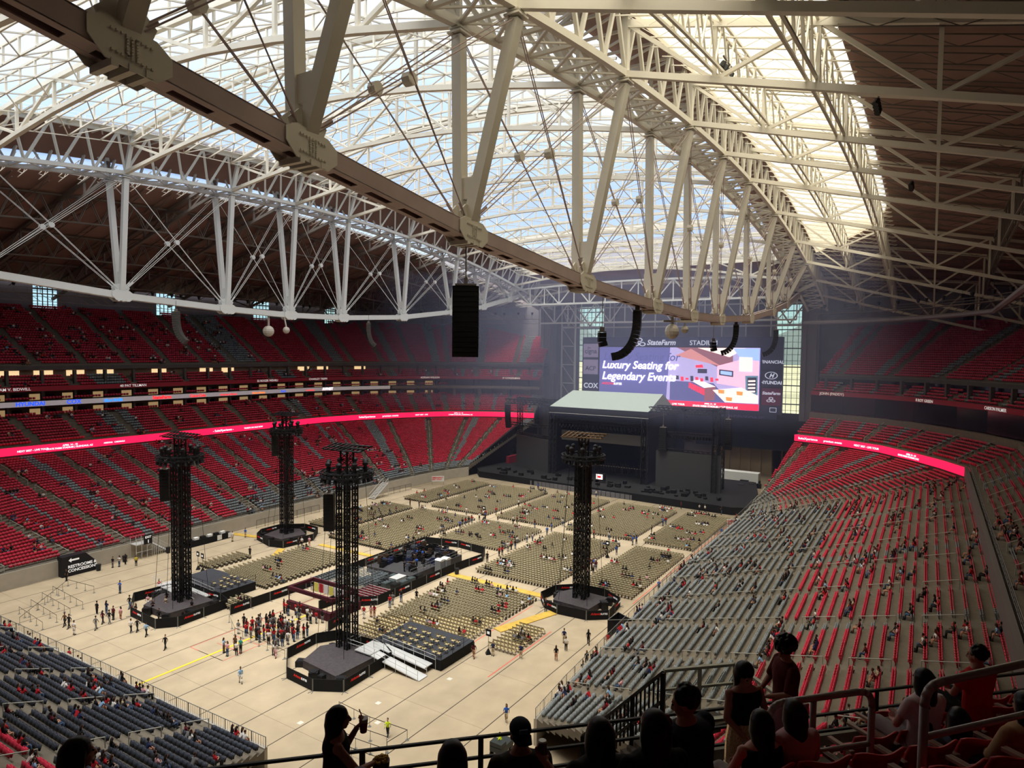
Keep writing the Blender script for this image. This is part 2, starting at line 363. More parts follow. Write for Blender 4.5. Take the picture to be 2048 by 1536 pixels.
# ------------------------------------------------------------------ fascia bands, slabs and suites
def lvl(P, sg, o0, o1, z0, z1, name, mt, **kw):
    m = MB(); band(m, off(P, o0, sg), off(P, o1, sg), z0, z1); return m.build(name, mt, **kw)
WARM = mat('suite_light', (232, 200, 150), .6, emit=.8); DGL = mat('dark_glass', (22, 22, 28), .12)
SUITE = mat('suite_wall', (120, 100, 84), .8)
for nm, P, sg, dz in (('left', LP, -1, 0), ('right', RP[1:], 1, -.6)):
    K = dict(kind='structure')
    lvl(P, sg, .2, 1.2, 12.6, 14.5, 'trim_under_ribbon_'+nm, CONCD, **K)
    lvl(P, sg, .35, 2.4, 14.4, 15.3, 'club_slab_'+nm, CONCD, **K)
    lvl(P, sg, 9.6, 16, 20.2+dz, 20.6+dz, 'suite_slab_'+nm, CONC, **K)
    lvl(P, sg, 13, 13.4, 20.5+dz, 31+dz, 'wall_suites_'+nm, SUITE if nm == 'left' else DGL, **K)
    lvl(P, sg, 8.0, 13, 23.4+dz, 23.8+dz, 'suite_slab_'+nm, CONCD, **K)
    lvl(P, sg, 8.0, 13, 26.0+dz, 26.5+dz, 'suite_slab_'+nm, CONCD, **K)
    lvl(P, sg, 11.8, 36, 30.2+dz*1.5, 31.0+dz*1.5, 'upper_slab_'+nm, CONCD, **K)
    # columns between suites
    m = MB()
    for x, y, dx, dy, s, u in along(off(P, 10, sg), 6.2, 2):
        m.box((x, y, 25.2+dz), (.5, .8, 9.8), math.atan2(dy, dx))
    m.build('suite_pier', CONCD, kind='structure')
SB = []
for o, zz in ((8.9, 20.75), (8.9, 23.9)):
    for x, y, dx, dy, s, u in along(off(LP, o, -1), .6, .5):
        if (s % 6.2) > .9 and u < 7: SB.append((x, y, zz, math.atan2(-dx, dy)+0, 0, 'suite'))
seat_batch('suite_balcony_seats', SB, 'red seats lining the suite balconies on the left side')
# lit suite rooms on the left
rg = random.Random(5)
room = MB()
n = 0
for zz, hh in ((21.3, 1.7), (24.4, 1.5), (29.3, 1.4)):
    for x, y, dx, dy, s, u in along(off(LP, 12.9, -1), 6.2, 5.1):
        if u > 6.6 and zz < 29: continue
        ang = math.atan2(dy, dx)
        if zz > 29:
            if u > 5 or rg.random() < .3: continue
            e = empty('concourse_opening', (x, y, zz), 'lit concourse opening below the left upper deck', 'opening', 'lit concourse openings under the left upper deck', ang)
            mm = MB(); mm.box((0, 0, .1), (3.6, .1, 1.2)); mm.build('lit_wall', WARM, e); mm = MB(); mm.box((0, .12, -.35), (3.6, .1, .35)); mm.build('counter', FASR, e); n += 1; continue
        e = empty('suite_room', (x, y, zz), ('lit suite of the lower level' if zz < 23 else 'lit suite of the upper level')+' on the left side', 'suite', 'suites on the left side '+('lower' if zz < 23 else 'upper')+' row', ang)
        mm = MB(); mm.box((-1.4, .05, .1), (2.5, .08, 1.25)); mm.build('lit_panel', mat('suite_glow', (190, 158, 112), .7, emit=.42), e); mm = MB(); mm.box((-1.7, .1, -.05), (1.5, .06, .3)); mm.build('lit_counter', WARM, e)
        mm = MB(); mm.box((1.3, .06, .2), (1.8, .08, .9)); mm.build('screen', DGL, e)
        mm = MB(); mm.box((1.3, .11, .2), (.8, .02, .16)); mm.build('screen_logo', mat('logo_white', (190, 195, 215), .6, emit=.5), e); n += 1
lvl(RP[1:], 1, 7.9, 8.3, 21.2, 25.6, 'black_glass_front', DGL, label='dark glass front of the suites on the right side', cat='glazing')
lvl(RP[1:], 1, 7.2, 9.4, 19.6, 20.9, 'trim_right_beam', CONC, kind='structure')
m = MB()
for x, y, dx, dy, s, u in along(off(RP[1:], 9.2, 1), 9.3, 3): m.box((x, y, 17.6), (1.5, 1.2, 5), math.atan2(dy, dx))
for x, y, dx, dy, s, u in along(off(LP[6:], 9.2, -1), 8.3, 3): m.box((x, y, 21), (1.0, 1.0, 5), math.atan2(dy, dx))
m.build('bowl_pier', CONC, kind='structure')
# name fascia
lvl(LP, -1, 7.6, 8.0, 26.0, 26.95, 'name_fascia', FASR, label='red fascia band with white names on the left side', cat='fascia')
NF = bpy.context.scene.objects['name_fascia']
lvl(RP[1:], 1, 7.6, 8.0, 25.3, 26.3, 'name_fascia', FASR, label='red fascia band with white names on the right side', cat='fascia')
lvl(LP[:6], -1, 7.5, 8.0, 22.95, 23.95, 'sponsor_fascia', mat('fascia_white', (212, 210, 214), .5, emit=.12), label='white fascia band with coloured sponsor signs', cat='fascia')
lvl(LP[5:], -1, 7.6, 8.0, 22.95, 23.85, 'fascia_beam', CONC, label='plain concrete fascia beam near the stage', cat='fascia')
# ribbon boards
RIB = mat('ribbon_led', (255, 28, 78), .4, emit=1.0)
rb = [lvl(LP, -1, -.1, .3, 14.5, 15.95, 'ribbon_board', RIB, label='long glowing red ribbon screen around the left stand', cat='ribbon screen'),
      lvl(RP[3:], 1, -.1, .3, 14.5, 15.95, 'ribbon_board', RIB, label='glowing red ribbon screen around the far right stand', cat='ribbon screen')]
lvl(RP[:4], 1, -.2, .3, 14.3, 16.2, 'ribbon_casing', mat('casing', (108, 100, 96), .6), label='grey back of the ribbon screen above the right stand', cat='screen casing')
fence('tier_railing', off(RP[:4], .5, 1), 16.2, .8, 'railing at the front of the right club tier', 2.4, bars=0)
WTX = mat('text_white', (240, 240, 240), .6, emit=.25); WLED = mat('led_white', (255, 235, 240), .5, emit=1.0)
def path_text(P, sg, o, s0, z, body, size, mt, parent, name='lettering', flip=False, bold=.01, depth=.02, shear=0):
    c = along(off(P, o, sg), .25, 0)
    j = min(range(len(c)), key=lambda i: abs(c[i][4]-s0)); x, y, dx, dy = c[j][:4]
    r = (dx, dy, 0) if sg < 0 else (-dx, -dy, 0)
    text(body, name, size, mt, (x, y, z), r, (0, 0, 1), parent, 'CENTER', bold, shear, depth)
def s_at(P, sg, o, px):
    best = None
    for q in along(off(P, o, sg), .5, 0):
        v = inview((q[0], q[1], 25), 400)
        if v and (best is None or abs(v[0]-px) < best[0]): best = (abs(v[0]-px), q[4])
    return best[1]
for px, t in ((18, 'WILLIAM V. BIDWILL'), (268, '40 PAT TILLMAN'), (536, '22 ROGER WEHRLI'), (636, 'CHARLEY TRIPPI'), (860, 'ADRIAN WILSON'), (1017, 'JIMMY CONZELMAN')):
    path_text(LP, -1, 7.5, s_at(LP, -1, 7.5, px), 26.22, t, .8, WTX, NF)

# ------------------------------------------------------------------ roof shell
CL, CW = 91.0, 70.0
def roofz(L, W):
    q = L-CL; a = abs(W-CW)
    if a <= 41.5: return 69.6+5*max(0, min(1, 1.6-abs(q)/45))*(1-(a/41.5)**2)-.00135*q*q
    t = (a-41.5)/69.5
    return 68-18*t-.00135*q*q*max(0, 1-t)
def shell(name, L0, L1, W0f, W1f, mt, nl=24, nw=12, th=.0, dz=0, **kw):
    V = []; F = []
    for s in ((0, th) if th else (0,)):
        for i in range(nl+1):
            L = L0+(L1-L0)*i/nl; a, b = W0f(L), W1f(L)
            for j in range(nw+1):
                W = a+(b-a)*j/nw; V.append((L, W, roofz(L, W)+dz+s))
    n = (nl+1)*(nw+1)
    for s in range(2 if th else 1):
        for i in range(nl):
            for j in range(nw):
                k = s*n+i*(nw+1)+j; F.append((k, k+1, k+nw+2, k+nw+1))
    m = MB(); m.raw(V, F); return m.build(name, mt, **kw)
cst = lambda v: (lambda L: v)
def side(t, sg):   # outer edge of the cream side strips, a = distance from the hall's centre line
    def f(L):
        a = 62.5
        if L > 128: a = 62.5-(L-128)**2/(42.**2)*16.5
        if L < 54: a = 62.5-(54-L)**2/(42.**2)*16.5
        return CW+sg*max(a, 46)
    return f
shell('roof_film', 12, 91, cst(33), cst(107), MATS['film_clear'], 30, 20, label='near half of the translucent moving roof', cat='roof panel')
shell('roof_film', 92.3, 177, cst(33), cst(107), MATS['film_clear'], 30, 20, label='far half of the translucent moving roof', cat='roof panel')
shell('roof_film', 12, 170, side(0, -1), cst(24), MATS['film_cream'], 40, 8, label='cream translucent roof strip over the right stand', cat='roof panel')
SL = lambda L: 122.5
shell('roof_film', 12, 170, cst(116), SL, MATS['film_clear'], 40, 3, label='narrow clear roof strip over the left stand', cat='roof panel')
KS = dict(kind='structure', th=.5)
shell('ceiling', -25, 207, cst(-41), side(0, -1), DECKM, 60, 10, **KS)
shell('ceiling', -25, 207, SL, cst(181), DECKM, 60, 10, **KS)
shell('ceiling', -25, 207, cst(24), cst(33), DECKM, 40, 2, **KS)
shell('ceiling', -25, 207, cst(107), cst(116), DECKM, 40, 2, **KS)
shell('ceiling', 177, 207, cst(33), cst(107), DECKM, 10, 10, **KS)
shell('ceiling', -25, 12, cst(33), cst(107), DECKM, 10, 10, **KS)
for nm, a, b in (('near', -25, 12), ('far', 170, 207)):
    shell('ceiling', a, b, cst(24) if 0 else cst(23.5), cst(24.5), DECKM, 4, 1, **KS)
# outer walls
m = MB()
def wall(m, p, q, z0, z1, t=.4):
    d = Vector((q[0]-p[0], q[1]-p[1], 0)); c = ((p[0]+q[0])/2, (p[1]+q[1])/2, (z0+z1)/2); m.box(c, (d.length, t, z1-z0), math.atan2(d.y, d.x))
YW = 181.5; pos = [-25, 73.2, 78.6, 103, 108.6, 134, 140, 163, 168, 207]
for i in range(0, len(pos)-1):
    gap = i % 2 == 1
    wall(m, (pos[i], YW), (pos[i+1], YW), 0, 43.4 if gap else 60)
    if gap: wall(m, (pos[i], YW), (pos[i+1], YW), 52.5, 60)
m.build('wall_left', WALLM, kind='structure')
def window(nm, c0, c1, z0, z1, nx, nz):
    A = Vector((*c0, 0)); Bq = Vector((*c1, 0)); m = MB(); e = empty(nm, ((A.x+Bq.x)/2, (A.y+Bq.y)/2, z0)); e['kind'] = 'structure'; e.location = (0, 0, 0)
    for i in range(nx+1): p = A.lerp(Bq, i/nx); m.beam(p+Vector((0, 0, z0)), p+Vector((0, 0, z1)), .11, .2)
    for j in range(nz+1): z = z0+(z1-z0)*j/nz; m.beam(A+Vector((0, 0, z)), Bq+Vector((0, 0, z)), .2, .10 if j % 3 else .3)
    m.build('window_frame', BLK2, e); g = MB(); g.raw([A+Vector((0, 0, z0)), Bq+Vector((0, 0, z0)), Bq+Vector((0, 0, z1)), A+Vector((0, 0, z1))], [(0, 1, 2, 3)]); g.build('window_pane', MATS['window_glass'], e)
for k, i in enumerate((1, 3, 5, 7)): window('window_%d' % (k+1), (pos[i], YW), (pos[i+1], YW), 43.4, 52.5, 5, 5)
YR = -41.0
m = MB(); wall(m, (-25, YR), (207, YR), 0, 60); m.build('wall_right', WALLM, kind='structure')
m = MB(); wall(m, (-25, YR), (-25, YW), 0, 66); m.build('wall_near', WALLM, kind='structure')
# right rear wall window: wall angled behind the far right upper deck
m = MB()
XF = 204.5
for a, b in ((YR, 31.2), (38.6, 93.3), (102.2, YW)): wall(m, (XF, a), (XF, b), 16 if a == 38.6 else 0, 72)
wall(m, (XF, 31.2), (XF, 38.6), 49.5, 72); wall(m, (XF, 93.3), (XF, 102.2), 50.5, 72); wall(m, (XF, 31.2), (XF, 38.6), 0, 15.5); wall(m, (XF, 93.3), (XF, 102.2), 0, 15.5)
wall(m, (XF, 56), (XF, 93.3), 0, 16); m.build('wall_far_lower', WALLM, kind='structure'); m = MB(); wall(m, (XF, 34.5), (XF, 56), 0, 9); [m.box((XF-.5, y_, 4.5), (.4, .4, 9)) for y_ in range(36, 56, 3)]; m.build('wall_service', mat('service_wall', (190, 170, 134), .8), kind='structure'); m = MB(); wall(m, (XF, 34.5), (XF, 56), 9, 16)
m.build('wall_far', WALLM, kind='structure')
window('window_5', (XF, 31.2), (XF, 38.6), 15.5, 49.5, 5, 19); window('window_6', (XF, 93.3), (XF, 102.2), 15.5, 50.5, 6, 19)
# wall closing the far right corner, with a small window
cp = [(204, 27.5), (204, 10), (190, -22), (170, -36), (120, -40)]
m = MB(); wall(m, (204, 20), (198, -6), 0, 60)
for a, b, z0, z1 in (((198, -6), (196.4, -9.6), 0, 43.2), ((198, -6), (196.4, -9.6), 50.5, 60), ((196.4, -9.6), (180, -32), 0, 60), ((180, -32), (150, -40), 0, 60)): wall(m, a, b, z0, z1)
m.build('wall_right_corner', WALLM, kind='structure'); window('window_7', (198, -6), (196.4, -9.6), 43.2, 50.5, 4, 4)
m = MB()
for i, (a, b) in enumerate((((178, 181), (200, 155)), ((200, 155), (204, 118)))): wall(m, a, b, 0, 62)
m.build('wall_left_corner', WALLM, kind='structure')
# big wall frame in front of the far wall (trussed panels either side of the board)
m = MB()
for y in (40, 47, 54, 61, 68, 75, 82, 89, 92.5): m.beam((XF-1.2, y, 40), (XF-1.2, y, 58), .35)
for z in (43.5, 50, 57): m.beam((XF-1.2, 31, z), (XF-1.2, 103, z), .45)
for i, y in enumerate(range(40, 89, 7)): m.beam((XF-1.2, y, 50 if i % 2 else 57), (XF-1.2, y+7, 57 if i % 2 else 50), .28)
for y0, y1 in ((31.2, 38.6), (93.3, 102.2), (103.5, 108)):
    c = (y0+y1)/2; m.beam((XF-1.2, y0, 49.5), (XF-1.2, c, 44), .4); m.beam((XF-1.2, y1, 49.5), (XF-1.2, c, 44), .4); m.beam((XF-1.2, y0, 43.6), (XF-1.2, y1, 43.6), .6)
for z in np.arange(12, 50, 6.3): m.beam((XF-1.4, 103.2, z), (XF-1.4, 108.2, z), .35); m.beam((XF-1.4, 103.2, z), (XF-1.4, 108.2, z+6.3), .2)
for y in (103.2, 108.2): m.beam((XF-1.4, y, 0), (XF-1.4, y, 52), .5)
m.build('wall_frame', STEELB, kind='structure')
# outside ground and hills seen through the windows
m = MB(); m.raw([(-1500, -2500, -1), (4000, -2500, -1), (4000, 3500, -1), (-1500, 3500, -1)], [(0, 1, 2, 3)])
m.build('ground_outside', mat('desert_ground', (156, 148, 126), .95, noise=.3, nscale=.012), kind='structure')
m = MB(); P = [(2600, -900+60*i, 150+70*math.sin(i*.7)+40*math.sin(i*1.9)) for i in range(60)]
for a, b in zip(P, P[1:]): m.raw([(a[0], a[1], -1), (b[0], b[1], -1), b, a, (a[0]+600, a[1], -1), (b[0]+600, b[1], -1)], [(0, 1, 2, 3), (3, 2, 5, 4)])
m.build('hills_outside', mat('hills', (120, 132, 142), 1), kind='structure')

# ------------------------------------------------------------------ the two giant lens trusses
ND = [-5, 5.5, 15, 24.3, 38.9, 57.6, 76.6, 91, 105.4, 125.3, 145, 160, 174, 186]
ZL = [51, 48.7, 47.1, 45.6, 43.5, 41.7, 40.7, 40.3, 40.5, 41.6, 44, 46.4, 49.6, 53]
def topz(L, c): return c-.00127*(L-91)**2
def big_truss(name, wc, wa, wb, wt0, wt1, c, dzl, depth, steel, chordm, label, order):
    T = empty(name, (0, 0, 0), label, 'roof truss')
    zl = [z+dzl for z in ZL]; near = order > 0
    m = MB()
    for i in range(len(ND)-1):
        a = Vector((ND[i], wc, zl[i])); b = Vector((ND[i+1], wc, zl[i+1]))
        Y = Vector((0, 1, 0)); d = (b-a).normalized(); n = d.cross(Y)
        for s in (-1, 1):
            m.beam(a+Y*.66*s, b+Y*.66*s, .10, 1.0, up=n)
            for q in (-.5, .5): m.beam(a+Y*.5*s+n*q, b+Y*.5*s+n*q, .42, .07, up=n)
        m.beam(a, b, 1.3, .08, up=n)
        k = max(2, int((b-a).length/2.6))
        for j in range(k):
            p = a.lerp(b, (j+.5)/k); m.beam(p-d*.55-n*.5, p+d*.55-n*.5, 1.25, .06, up=n)
    m.build('lower_chord', chordm, T)
    for i in range(len(ND)):
        L = ND[i]; z = zl[i]; zt = topz(L, c)
        if z > zt-2: continue
        g = MB()
        for s in (-1, 1):
            pl = [(-1.7, -.25), (-1.05, -.85), (1.05, -.85), (1.7, -.25), (1.7, .45), (1.05, .85), (-1.05, .85), (-1.7, .45)]
            V = [(L+x, wc+s*.74+t, z+y+(zl[min(i+1, len(ND)-1)]-zl[max(i-1, 0)])/(ND[min(i+1, len(ND)-1)]-ND[max(i-1, 0)])*x) for t in (0, .07*s) for x, y in pl]
            g.raw(V, [tuple(range(8)), tuple(range(8, 16))]+[(k, (k+1) % 8, 8+(k+1) % 8, 8+k) for k in range(8)])
            if near and i < 9:
                for bx in range(-4, 5):
                    for by in (-.42, .42): g.box((L+bx*.2, wc+s*.85, z+by+bx*.2*((zl[i+1]-zl[i-1])/(ND[i+1]-ND[i-1]))), (.09, .08, .09))
                for by in range(-3, 4):
                    for bx in (-.2, 0, .2): g.box((L+bx, wc+s*.85, z+by*.12), (.08, .08, .07))
            # upper fan plates where the rods land
            V = [(L+x, wc+s*.42+t, z+y) for t in (-.06, .06) for x, y in ((-1.0, .7), (1.0, .7), (1.25, 1.3), (.6, 1.9), (-.6, 1.9), (-1.25, 1.3))]
            g.raw(V, [tuple(range(6)), tuple(range(6, 12))]+[(k, (k+1) % 6, 6+(k+1) % 6, 6+k) for k in range(6)])
        for k in range(3): g.box((L-.7+k*.7, wc, z-.78), (.3, 1.7, .3))
        g.build('node_gusset', steel if near else STEELB, T)
        zp = z+.9
        for w0, w1 in ((wc-.45, wa), (wc+.45, wb)):
            V = MB(); a = Vector((L, w0, zp)); b = Vector((L, w1, zt-.9)); V.beam(a, b, .78, .78, up=(1, 0, 0)); V.beam(b, (L, w1, zt), .45, .45, up=(1, 0, 0))
            V.box((L, w1, zt-.75), (1.3, 1.2, .14)); V.box((L, w1, zt-.45), (1.1, 1.0, .1)); V.build('v_leg', steel, T)
        if zt-z > 8: V = MB(); V.box((L, wc, z+3.1), (.5, 2.0, 1.5)); V.build('leg_tie_plate', steel, T)
        for j in (i-1, i+1):
            if not 0 <= j < len(ND) or topz(ND[j], c)-zl[j] < 4: continue
            r = MB()
            for w0, w1 in ((wc-.42, wa), (wc+.42, wb)):
                for o in (-.14, .14):
                    a = Vector((L+(.7 if j > i else -.7), w0+o*.4, z+1.2)); b = Vector((ND[j], w1+o, topz(ND[j], c)-.6)); r.tube(a+Vector((0, 0, o)), b+Vector((0, 0, o)), .045, n=5)
                r.tube(a, a.lerp(b, .06), .1, n=5)
            r.build('tie_rod', chordm if near else steel, T)
        if i+1 < len(ND) and topz(ND[i+1], c)-zl[i+1] > 4:
            for w0, w1 in ((wc-.42, wa), (wc+.42, wb)):
                A1, B1 = Vector((L+.7, w0, z+1.2)), Vector((ND[i+1], w1, topz(ND[i+1], c)-.6)); A2, B2 = Vector((ND[i+1]-.7, w0, zl[i+1]+1.2)), Vector((L, w1, zt-.6))
                best = min(((A1.lerp(B1, k/60)-A2.lerp(B2, h/60)).length, k, h) for k in range(15, 46) for h in range(15, 46)); p = (A1.lerp(B1, best[1]/60)+A2.lerp(B2, best[2]/60))/2
                r = MB(); r.tube(p-Vector((0, .28, 0)), p+Vector((0, .28, 0)), .42, n=8); r.build('rod_clamp', steel, T)
    # upper box
    m = MB(); LL = [ND[0]-18]+ND+[198]
    sub = []
    for a, b in zip(LL, LL[1:]):
        k = 4 if b-a > 12 else 3
        sub += [a+(b-a)*j/k for j in range(k)]
    sub.append(LL[-1])
    for a, b in zip(sub, sub[1:]):
        za, zb = topz(a, c), topz(b, c)
        m.beam((a, wa, za), (b, wa, zb), .55, .6); m.beam((a, wb, za), (b, wb, zb), .55, .6)
        m.beam((a, wt0, za+depth), (b, wt0, zb+depth), .5, .55); m.beam((a, wt1, za+depth), (b, wt1, zb+depth), .5, .55)
        mm_ = (a+b)/2; zm = topz(mm_, c)
        for w, t in ((wa, wt0), (wb, wt1)):
            m.beam((a, w, za), (mm_, t, zm+depth), .32); m.beam((mm_, t, zm+depth), (b, w, zb), .32)
        m.beam((a, wa, za), (b, wb, zb), .24, .2); m.beam((a, wa, za), (a, wb, za), .3)
        m.beam((a, wt0, za+depth), (a, wt1, za+depth), .25); m.beam((a, wt0, za+depth), (b, wt1, zb+depth), .2)
        m.beam((a, wb, za), (b, wa, zb), .16, .14)
    m.build('upper_box_girder', steel, T)
    for L in LL[1:-1]:
        z = topz(L, c)
        for w, t in ((wa, wt0), (wb, wt1)): m = MB(); m.beam((L, w, z-.2), (L, t, z+depth+.2), .6, .6, up=(1, 0, 0)); m.build('girder_post', steel, T)
    return T
big_truss('lens_truss', 28.7, 24.6, 29.4, 24.6, 33.0, 61.8, 0, 6.0, STEEL, CHORD, 'giant cream lens-shaped roof truss crossing overhead from the upper left', 1)
big_truss('lens_truss', 111.7, 109.6, 114.6, 107.2, 116, 64.2, 1.7, 5.6, STEELB, STEELB, 'pale lens-shaped roof truss above the left stand', -1)
# walkway along the far girder
m = MB()
for a, b in zip(range(-10, 196, 3), range(-7, 199, 3)):
    za, zb = topz(a, 64.2)+5.9, topz(b, 64.2)+5.9
    m.beam((a, 106.4, za), (b, 106.4, zb), 1.1, .1); m.beam((a, 105.9, za), (a, 105.9, za+1.1), .06)
    for h in (.6, 1.1): m.beam((a, 105.9, za+h), (b, 105.9, zb+h), .05)
m.build('roof_walkway', STEELB, label='railed maintenance walkway on top of the left roof truss', cat='walkway')
# columns
for w, lb in ((28.7, 'right'), (111.7, 'left')):
    e = empty('giant_column', (0, 0, 0), 'massive concrete column carrying the %s roof truss at the far end' % lb, 'column')
    m = MB(); m.box((200, w, 25), (3.2, 4.6, 50)); m.box((198.2, w-1.3, 25), (.6, .9, 50)); m.box((198.2, w+1.3, 25), (.6, .9, 50)); m.build('shaft', mat('column_concrete', (120, 112, 112), .9, noise=.08), e)
    m = MB(); m.box((200, w, 51), (4.4, 6.0, 2.2)); m.beam((198, w, 52), (190, w, 54), 1.2); m.build('cap', CONCD, e)
m = MB()
for x, y in ((194, 119), (190, 127), (196, 112), (197, 107), (196, 122)): m.box((x, y, 14), (1.2, 1.2, 28))
for z in (6, 12, 18, 24, 28): m.beam((194, 119, z), (190, 127, z), .8); m.beam((196, 112, z), (194, 119, z), .8)
m.build('wall_bay_frame', CONCD, kind='structure')

# ------------------------------------------------------------------ cross trusses between and beside the lens trusses
def lattice(m, pts_b, pts_t, w, wd, post=True):
    for i in range(len(pts_b)-1):
        m.beam(pts_b[i], pts_b[i+1], w); m.beam(pts_t[i], pts_t[i+1], w)
        if i % 2: m.beam(pts_b[i], pts_t[i+1], wd)
        else: m.beam(pts_t[i], pts_b[i+1], wd)
        if post: m.beam(pts_b[i], pts_t[i], wd)
for i, L in enumerate(ND[1:]):
    b = []; t = []
    for k in range(9):
        W = 29.4+(109.6-29.4)*k/8; zt = roofz(L, W)-.9
        zb = topz(L, 61.8)+(topz(L, 64.2)-topz(L, 61.8))*k/8+4.2*math.sin(PI*k/8); b.append((L, W, zb)); t.append((L, W, zt))
    m = MB(); lattice(m, b, t, .55, .34)
    m.build('cross_truss', STEEL, label='arched cross truss under the translucent roof', cat='roof truss', group='arched cross trusses under the translucent roof')
    for sg, w0, c, nm in ((-1, 24.6, 61.8, 'right'), (1, 114.6, 64.2, 'left')):
        b = []; t = []
        for k in range(9):
            W = w0+sg*k*8.1; z0 = topz(L, c); zt = roofz(L, W)-.7; zb = min(z0-.27*k*8.1*(1 if L > 30 else .9), zt-2.4)
            b.append((L, W, zb)); t.append((L, W, zt))
        m = MB(); lattice(m, b, t, .55, .32)
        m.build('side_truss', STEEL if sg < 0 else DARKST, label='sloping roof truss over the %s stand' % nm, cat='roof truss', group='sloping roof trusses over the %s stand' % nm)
# longitudinal trusses of the side roofs
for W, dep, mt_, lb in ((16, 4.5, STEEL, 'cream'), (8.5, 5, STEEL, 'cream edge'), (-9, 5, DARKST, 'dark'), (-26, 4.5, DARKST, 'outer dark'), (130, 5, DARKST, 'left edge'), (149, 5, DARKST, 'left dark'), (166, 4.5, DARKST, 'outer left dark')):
    m = MB()
    for j in range(-20, 200, 4):
        for d in (0, .7):
            a, b, c_ = j, j+2, j+4
            m.beam((a, W+d, roofz(a, W)-dep), (b, W+d, roofz(b, W)-.5), .14); m.beam((b, W+d, roofz(b, W)-.5), (c_, W+d, roofz(c_, W)-dep), .14)
            m.beam((a, W+d, roofz(a, W)-dep), (c_, W+d, roofz(c_, W)-dep), .22); m.beam((a, W+d, roofz(a, W)-.5), (c_, W+d, roofz(c_, W)-.5), .22)
    m.build('long_truss', mt_, label=lb+' lattice truss running lengthwise under the side roof', cat='roof truss')
# purlins: thin bar joists under the decks and film
def joists(name, W0, W1, step, mt_, lb, d=.9, L0=-10, L1=200, w=.1, zig=1.6):
    m = MB()
    for L in np.arange(L0, L1, step):
        n = max(4, int((W1-W0)/zig))
        for k in range(n):
            a = W0+(W1-W0)*k/n; b = W0+(W1-W0)*(k+1)/n
            za, zb = roofz(L, a)-.35, roofz(L, b)-.35
            m.beam((L, a, za), (L, b, zb), w); m.beam((L, a, za-d), (L, b, zb-d), w)
            m.beam((L, a, za-d if k % 2 else za), (L, b, zb if k % 2 else zb-d), w*.6)
    m.build(name, mt_, label=lb, cat='roof joists', kind='stuff')
joists('roof_joists', 7, 24, 2.9, STEEL, 'thin bar joists under the cream roof strip on the right')
joists('roof_joists', 116, 123, 2.9, STEEL, 'thin bar joists under the narrow roof strip on the left')
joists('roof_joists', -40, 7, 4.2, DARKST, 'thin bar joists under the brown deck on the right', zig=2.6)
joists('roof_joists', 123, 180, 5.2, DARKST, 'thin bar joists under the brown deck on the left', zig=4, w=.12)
# film ribs of the moving roof: arched ladders lengthways stiffened by rods
m = MB()
def film_ribs(L0, L1):
    for L in np.arange(L0, L1+.1, 4.4):
        P = [(L, 33+74*k/20, roofz(L, 33+74*k/20)-.3) for k in range(21)]
        Q = [(x, y, z-1.9) for x, y, z in P]
        for k in range(20):
            m.beam(P[k], P[k+1], .2, .3); m.beam(Q[k], Q[k+1], .16, .2)
            if k: m.beam(P[k], Q[k], .22)
    for W in np.arange(33, 108, 7.4):
        Ls = np.arange(L0, L1+.1, 4.4)
        for j, (a, b) in enumerate(zip(Ls, Ls[1:])):
            m.beam((a, W, roofz(a, W)-2.2), (b, W, roofz(b, W)-2.2), .14)
            W2 = W+7.4 if j % 2 else W-7.4
            if 33 <= W2 <= 107.2: m.beam((a, W, roofz(a, W)-2.2), (b, W2, roofz(b, W2)-2.2), .12)
film_ribs(13, 89); film_ribs(94, 176)
m.build('roof_ribs', STEEL, label='cream ribs carrying the translucent moving roof', cat='roof ribs')
m = MB()
for L, h in ((91, .5), (92.3, .5), (153, 1.6), (177, 1.2), (14, 1.0)):
    for k in range(20):
        a, b = 33+74*k/20, 33+74*(k+1)/20; m.beam((L, a, roofz(L, a)-.2), (L, b, roofz(L, b)-.2), .7, h)
m.build('roof_edge_beam', STEEL, label='edge beams across the ends and the middle seam of the moving roof', cat='roof beam')
# end arch frames in front of the far wall
for L, W0, W1, z0, z1 in ((176, 30, 110, 49.5, 54.2), (190, 31, 109, 44.5, 50)):
    m = MB(); n = 16; b = [(L, W0+(W1-W0)*k/n, z0) for k in range(n+1)]; t = [(L, p[1], z1+1.2*math.sin(PI*k/n)) for k, p in enumerate(b)]
    lattice(m, b, t, .5, .28); m.build('end_truss', STEELB, label='straight pale truss spanning %s the screen' % ('high in front of' if L < 180 else 'close above'), cat='roof truss')
# catwalks with lamps
def catwalk(name, P, z, lb, lamps=True):
    e = empty(name, (0, 0, 0), lb, 'catwalk'); m = MB(); Lm = MB(); n = 0
    for a, b in zip(P, P[1:]):
        A = Vector((*a, z)); Bq = Vector((*b, z)); k = max(1, int((Bq-A).length/2.2))
        for j in range(k):
            p = A.lerp(Bq, j/k); q = A.lerp(Bq, (j+1)/k)
            m.beam(p, q, 1.3, .12)
            for h in (.6, 1.15): m.beam(p+Vector((0, 0, h)), q+Vector((0, 0, h)), .07)
            m.beam(p, p+Vector((0, 0, 1.15)), .07); m.beam(p+Vector((0, 0, -1.5)), q+Vector((0, 0, -1.5)), .1); m.beam(p, q+Vector((0, 0, -1.5)), .07)
            if j % 8 == 0: m.beam(p, p+Vector((0, 0, 9)), .06)
            if j % 2 == 0: Lm = MB(); Lm.tube(p+Vector((0, 0, 1.3)), p+Vector((.0, 0, 2.1)), .2, .42, n=8); Lm.build('floodlight', BLK2, e)
    m.build('walkway', DARKST, e)
catwalk('catwalk', off(LP, 6, -1), 45.6, 'long catwalk with floodlights above the left stand')
catwalk('catwalk', off(RP[1:], 8, 1), 45.2, 'catwalk with floodlights above the far right stand')
m = MB(); P = off(RP[1:], 3, 1)
